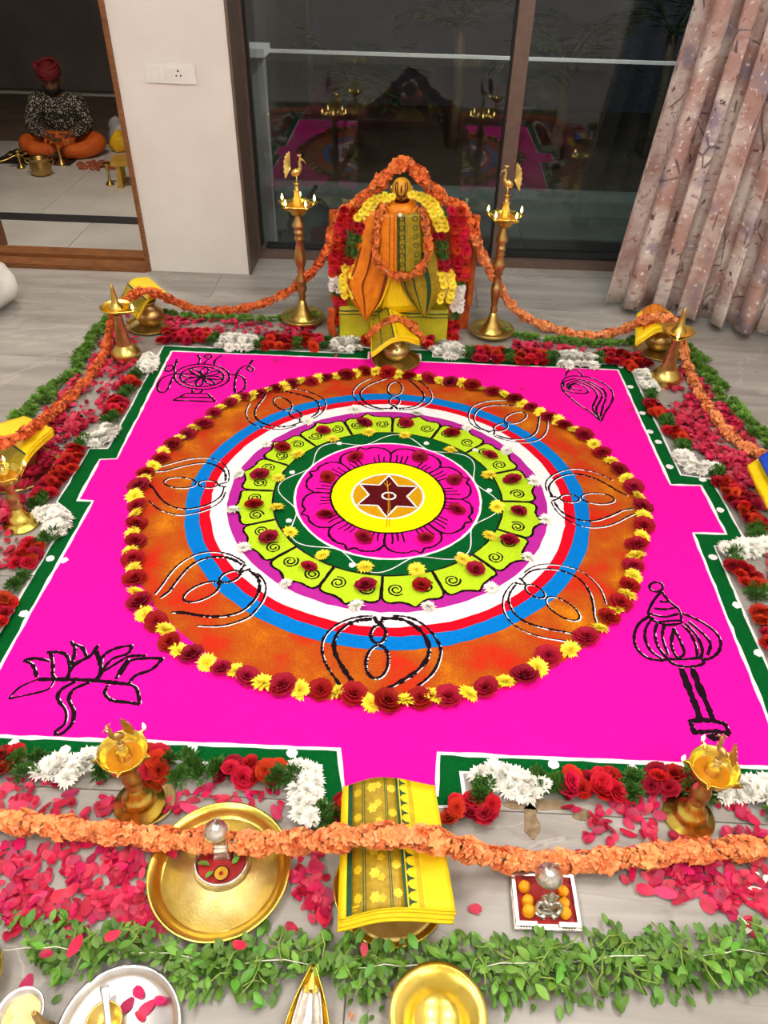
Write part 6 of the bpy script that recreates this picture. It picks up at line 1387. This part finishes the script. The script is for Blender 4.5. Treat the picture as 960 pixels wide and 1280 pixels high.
# turban: wound folds
tbn = empty('turban', (0, 0, 0.012)); tbn.parent = hd; tbn.scale = (0.84, 0.86, 0.92)
mb = MB(); mb.ball((0, 0.008, 0.062), (0.098, 0.108, 0.082), 24, 14); mb.build('turban_crown', 'turban', tbn)
for k in range(7):
    z = 0.030 + k * 0.016; r = 0.094 + 0.016 * sin(pi * (k + 1.5) / 8); tl = 0.25 * (-1) ** k
    MB().tube([(r * cos(a), 0.008 + 1.1 * r * sin(a), z + tl * r * cos(a) * 0.45 + (0.018 if k < 3 else 0) * (-sin(a))) for a in [2 * pi * i / 28 for i in range(29)]], 0.0165, 8, cap=False).build('turban_fold', 'turban', tbn)
MB().tube([(-0.085, -0.045, 0.10), (-0.115, -0.03, 0.13), (-0.10, 0.0, 0.15)], [0.02, 0.03, 0.015], 8).build('turban_fold', 'turban', tbn)
# shirt
V = []; E_ = []; Rr = []
b0 = vtx((0, 0, 0.085), (0.185, 0.15)); b1 = vtx((0, -0.015, 0.20), (0.17, 0.135)); b2 = vtx((0, -0.045, 0.33), (0.175, 0.13)); b3 = vtx((0, -0.062, 0.425), (0.145, 0.095)); b4 = vtx((0, -0.085, 0.48), (0.075, 0.07)); E_ += [(b0, b1), (b1, b2), (b2, b3), (b3, b4)]
for s_ in (-1, 1):
    sh = vtx((s_ * 0.18, -0.062, 0.42), 0.082); el = vtx((s_ * 0.25, -0.165, 0.24), 0.070); fo = vtx((s_ * 0.17, -0.26, 0.215), 0.060); wr = vtx((s_ * 0.105, -0.335, 0.205), 0.046); E_ += [(b3, sh), (sh, el), (el, fo), (fo, wr)]
baked(skin_obj('shirt', V, E_, Rr, 'shirt_print', per))
# trousers
V = []; E_ = []; Rr = []
c0 = vtx((0, -0.01, 0.09), (0.16, 0.12))
for s_ in (-1, 1):
    h = vtx((s_ * 0.15, -0.07, 0.10), 0.105); k = vtx((s_ * 0.335, -0.225, 0.115), 0.082); c = vtx((s_ * 0.21, -0.335, 0.075), 0.075); an = vtx((-s_ * 0.02, -0.335 - 0.03 * s_, 0.06), 0.058); E_ += [(c0, h), (h, k), (k, c), (c, an)]
baked(skin_obj('trousers', V, E_, Rr, 'trouser_orange', per))
# hands with five fingers each, holding the strung flowers
for s_ in (-1, 1):
    V = []; E_ = []; Rr = []
    w_ = vtx((s_ * 0.085, -0.36, 0.205), 0.024); pm = vtx((s_ * 0.055, -0.395, 0.200), (0.032, 0.018)); E_.append((w_, pm))
    for f in range(4):
        ln = (0.026, 0.031, 0.029, 0.022)[f]; q0 = vtx((s_ * (0.058 - 0.012 * f) , -0.418 + 0.004 * f, 0.205 - 0.004 * f), 0.0095); q1 = vtx((s_ * (0.046 - 0.012 * f), -0.418 - ln + 0.004 * f, 0.198), 0.009); q2 = vtx((s_ * (0.030 - 0.012 * f), -0.416 - ln * 1.3, 0.178), 0.008); E_ += [(pm, q0), (q0, q1), (q1, q2)]
    q0 = vtx((s_ * 0.035, -0.385, 0.222), 0.010); q1 = vtx((s_ * 0.014, -0.405, 0.224), 0.009); E_ += [(pm, q0), (q0, q1)]
    baked(skin_obj('hand', V, E_, Rr, 'skin', per, 1))
mw = per.matrix_basis.copy()
mp_ = Matrix.Translation(per.location) @ Matrix.Rotation(radians(14), 4, 'Z')
fb = empty('flower_lamp', mp_ @ Vector((0.0, -0.44, 0.0)), label='brass lamp ringed with orange flowers held before the seated person', cat='oil lamp')
MB().lathe([(0, 0.001), (0.045, 0.0), (0.04, 0.012), (0.018, 0.025), (0.012, 0.05), (0.016, 0.06), (0.010, 0.07), (0.012, 0.12), (0.009, 0.15), (0.02, 0.165), (0.045, 0.175), (0.03, 0.172), (0, 0.172)], 24).build('lamp_stem', 'brass', fb)
for k in range(16):
    a = k * 0.4; o = put('blossom', BLOSD[k % 4], fb, ((0.035 + 0.05 * (k % 3) / 2) * cos(a) * 1.3, 0.05 * sin(a), 0.155 + 0.01 * (k % 4)), (random.uniform(1.2, 2.2), 0, rz()), 0.022)
dc = MB().slab(lambda u, v: Vector((-0.30 + 0.60 * u, -0.16 + 0.32 * v, 0.005 + 0.006 * abs(sin(u * 11 + v * 5)) )), 24, 14, 0.006).build('floor_cloth', 'dark_cloth', loc=(per.location.x - 0.12, per.location.y - 0.30, OUT)); tag(dc, 'crumpled dark cloth on the porch under the seated person', 'cloth')
pk = G(50, 221, OUT)
t = empty('brass_pot', (pk.x, pk.y + 0.05, OUT), label='round brass cooking pot on the porch tiles in front of the person', cat='pot')
MB().lathe([(0, 0.002), (0.05, 0.0), (0.072, 0.015), (0.078, 0.05), (0.070, 0.095), (0.066, 0.115), (0.074, 0.122), (0.072, 0.125), (0.060, 0.115), (0.062, 0.03), (0, 0.02)], 36).build('pot_body', 'brass_worn', t)
for s_ in (-1, 1): MB().tube(curve([(s_ * 0.066, 0, 0.10), (s_ * 0.10, 0, 0.115), (s_ * 0.105, 0, 0.09), (s_ * 0.072, 0, 0.07)], 4), 0.005, 6).build('handle', 'brass_worn', t)
for x, y, hgt, lab in ((138, 231, 0.15, 'small brass lamp on the porch beside the stool'), (27, 210, 0.13, 'branched brass lamp on the porch behind the cooking pot')):
    q = G(x, y, OUT); t = empty('brass_lamp', (q.x, q.y, OUT), label=lab, cat='oil lamp')
    MB().lathe([(0, 0.001), (0.034, 0.0), (0.030, 0.010), (0.012, 0.030), (0.008, hgt * 0.6), (0.013, hgt * 0.64), (0.008, hgt * 0.7), (0.008, hgt * 0.85), (0.03, hgt), (0.026, hgt), (0, hgt * 0.9)], 22).build('lamp_body', 'brass', t)
    if x < 50:
        for k in range(4): a = k * pi / 2 + 0.4; MB().lathe([(0, 0), (0.014, 0.006), (0.024, 0.018), (0.020, 0.018), (0, 0.008)], 14, Matrix.Translation((0.055 * cos(a), 0.055 * sin(a), hgt * 0.72))).build('lamp_cup', 'brass', t); MB().tube([(0, 0, hgt * 0.66), (0.055 * cos(a), 0.055 * sin(a), hgt * 0.74)], 0.004, 6).build('lamp_arm', 'brass', t)
lq = G(6, 205, OUT)
t = empty('brass_ladle', (lq.x, lq.y, OUT), 0.5, label='brass ladle with curved handle at the edge of the porch', cat='ladle')
MB().tube(curve([(-0.05, 0, 0.02), (0.02, 0.0, 0.03), (0.10, 0.01, 0.05), (0.16, 0.02, 0.02)], 5), 0.007, 8).build('handle', 'brass', t)
MB().lathe([(0, 0.001), (0.02, 0.003), (0.038, 0.022), (0.035, 0.022), (0, 0.008)], 20, Matrix.Translation((-0.08, 0, 0.0))).build('ladle_bowl', 'brass', t)
# stool
q = G(156, 236, OUT)
t = empty('wooden_stool', (q.x + 0.05, q.y + 0.10, OUT), 0.15, label='low yellow wooden stool by the porch door jamb', cat='stool')
MB().box((-0.13, -0.10, 0.155), (0.13, 0.10, 0.185)).build('seat', 'stool_paint', t, smooth=False)
for x in (-0.105, 0.075):
    for y in (-0.085, 0.055): MB().add([(x - 0.01 * (x < 0) , y, 0), (x + 0.03, y, 0), (x + 0.03, y + 0.03, 0), (x - 0.01 * (x < 0), y + 0.03, 0), (x + 0.005, y, 0.155), (x + 0.032, y, 0.155), (x + 0.032, y + 0.03, 0.155), (x + 0.005, y + 0.03, 0.155)], [(0, 3, 2, 1), (4, 5, 6, 7), (0, 1, 5, 4), (1, 2, 6, 5), (2, 3, 7, 6), (3, 0, 4, 7)]).build('leg', 'stool_paint', t, smooth=False)
# heap of clay bits: each one a piece
cq = G(124, 208, OUT)
chip = lumpy((0.022, 0.014, 0.011), 2, 8, 6, 0.4).mesh('clay_bit', 'clay', False); chip2 = lumpy((0.018, 0.016, 0.013), 7, 8, 6, 0.5).mesh('clay_bit', 'clay', False)
for k in range(64):
    a, r = rz(), sqrt(random.random()); x_, y_ = 0.165 * r * cos(a), 0.115 * r * sin(a)
    tag(put('clay_bit', random.choice((chip, chip2)), None, (cq.x + x_, cq.y + y_, OUT + 0.0005 + (0.012 if r < 0.5 and k % 3 == 0 else 0)), (0, 0, rz()), random.uniform(0.8, 1.25)), 'small reddish brown bit in the scattered heap on the porch', 'clay bit', 'reddish bits heaped on the porch')
per.scale = (0.88,) * 3
yq = G(141, 190, OUT)
t = empty('plastic_bag', (yq.x + 0.06, yq.y + 0.03, OUT), label='clear plastic bag holding a yellow bundle on the porch', cat='bag')
lumpy((0.075, 0.07, 0.085), 4, 20, 14, 0.3).build('yellow_bundle', 'yellow_wrap', t)
lumpy((0.11, 0.08, 0.13), 9, 22, 16, 0.35).build('bag_film', 'clear_plastic', t, loc=(-0.02, 0.13, 0))
# ------------------------------------------------------------------ single out the ring flowers by counting from a landmark
ORD = 'first second third fourth fifth sixth seventh eighth ninth tenth eleventh twelfth thirteenth fourteenth fifteenth sixteenth seventeenth eighteenth nineteenth twentieth'.split()
def count_labels(group, what):
    obs = [o for o in C.objects if o.get('group') == group]; sec = {0: [], 1: [], 2: [], 3: []}
    for o in obs:
        a = (pi / 2 - atan2(o.location.y, o.location.x)) % (2 * pi); sec[min(3, int(a / (pi / 2)))].append((a, o))
    for k, mark in enumerate(('the idol', 'the blue cloth', 'the front yellow saree', 'the door-side yellow saree')):
        for i, (a, o) in enumerate(sorted(sec[k], key=lambda t: t[0])): o['label'] = '%s, %s clockwise from %s' % (what, ORD[i], mark)
count_labels('roses of the outer flower ring', 'red rose of the outer flower ring')
count_labels('yellow blooms of the outer flower ring', 'yellow chrysanthemum of the outer flower ring')
count_labels('roses on the lime petals', 'red rose on the lime petals')
count_labels('yellow blooms on the dark green ring', 'yellow chrysanthemum on the dark green ring')
count_labels('white blooms on the purple ring', 'white chrysanthemum on the purple ring')
count_labels('roses on the inner lotus', 'red rose on the pink inner lotus')
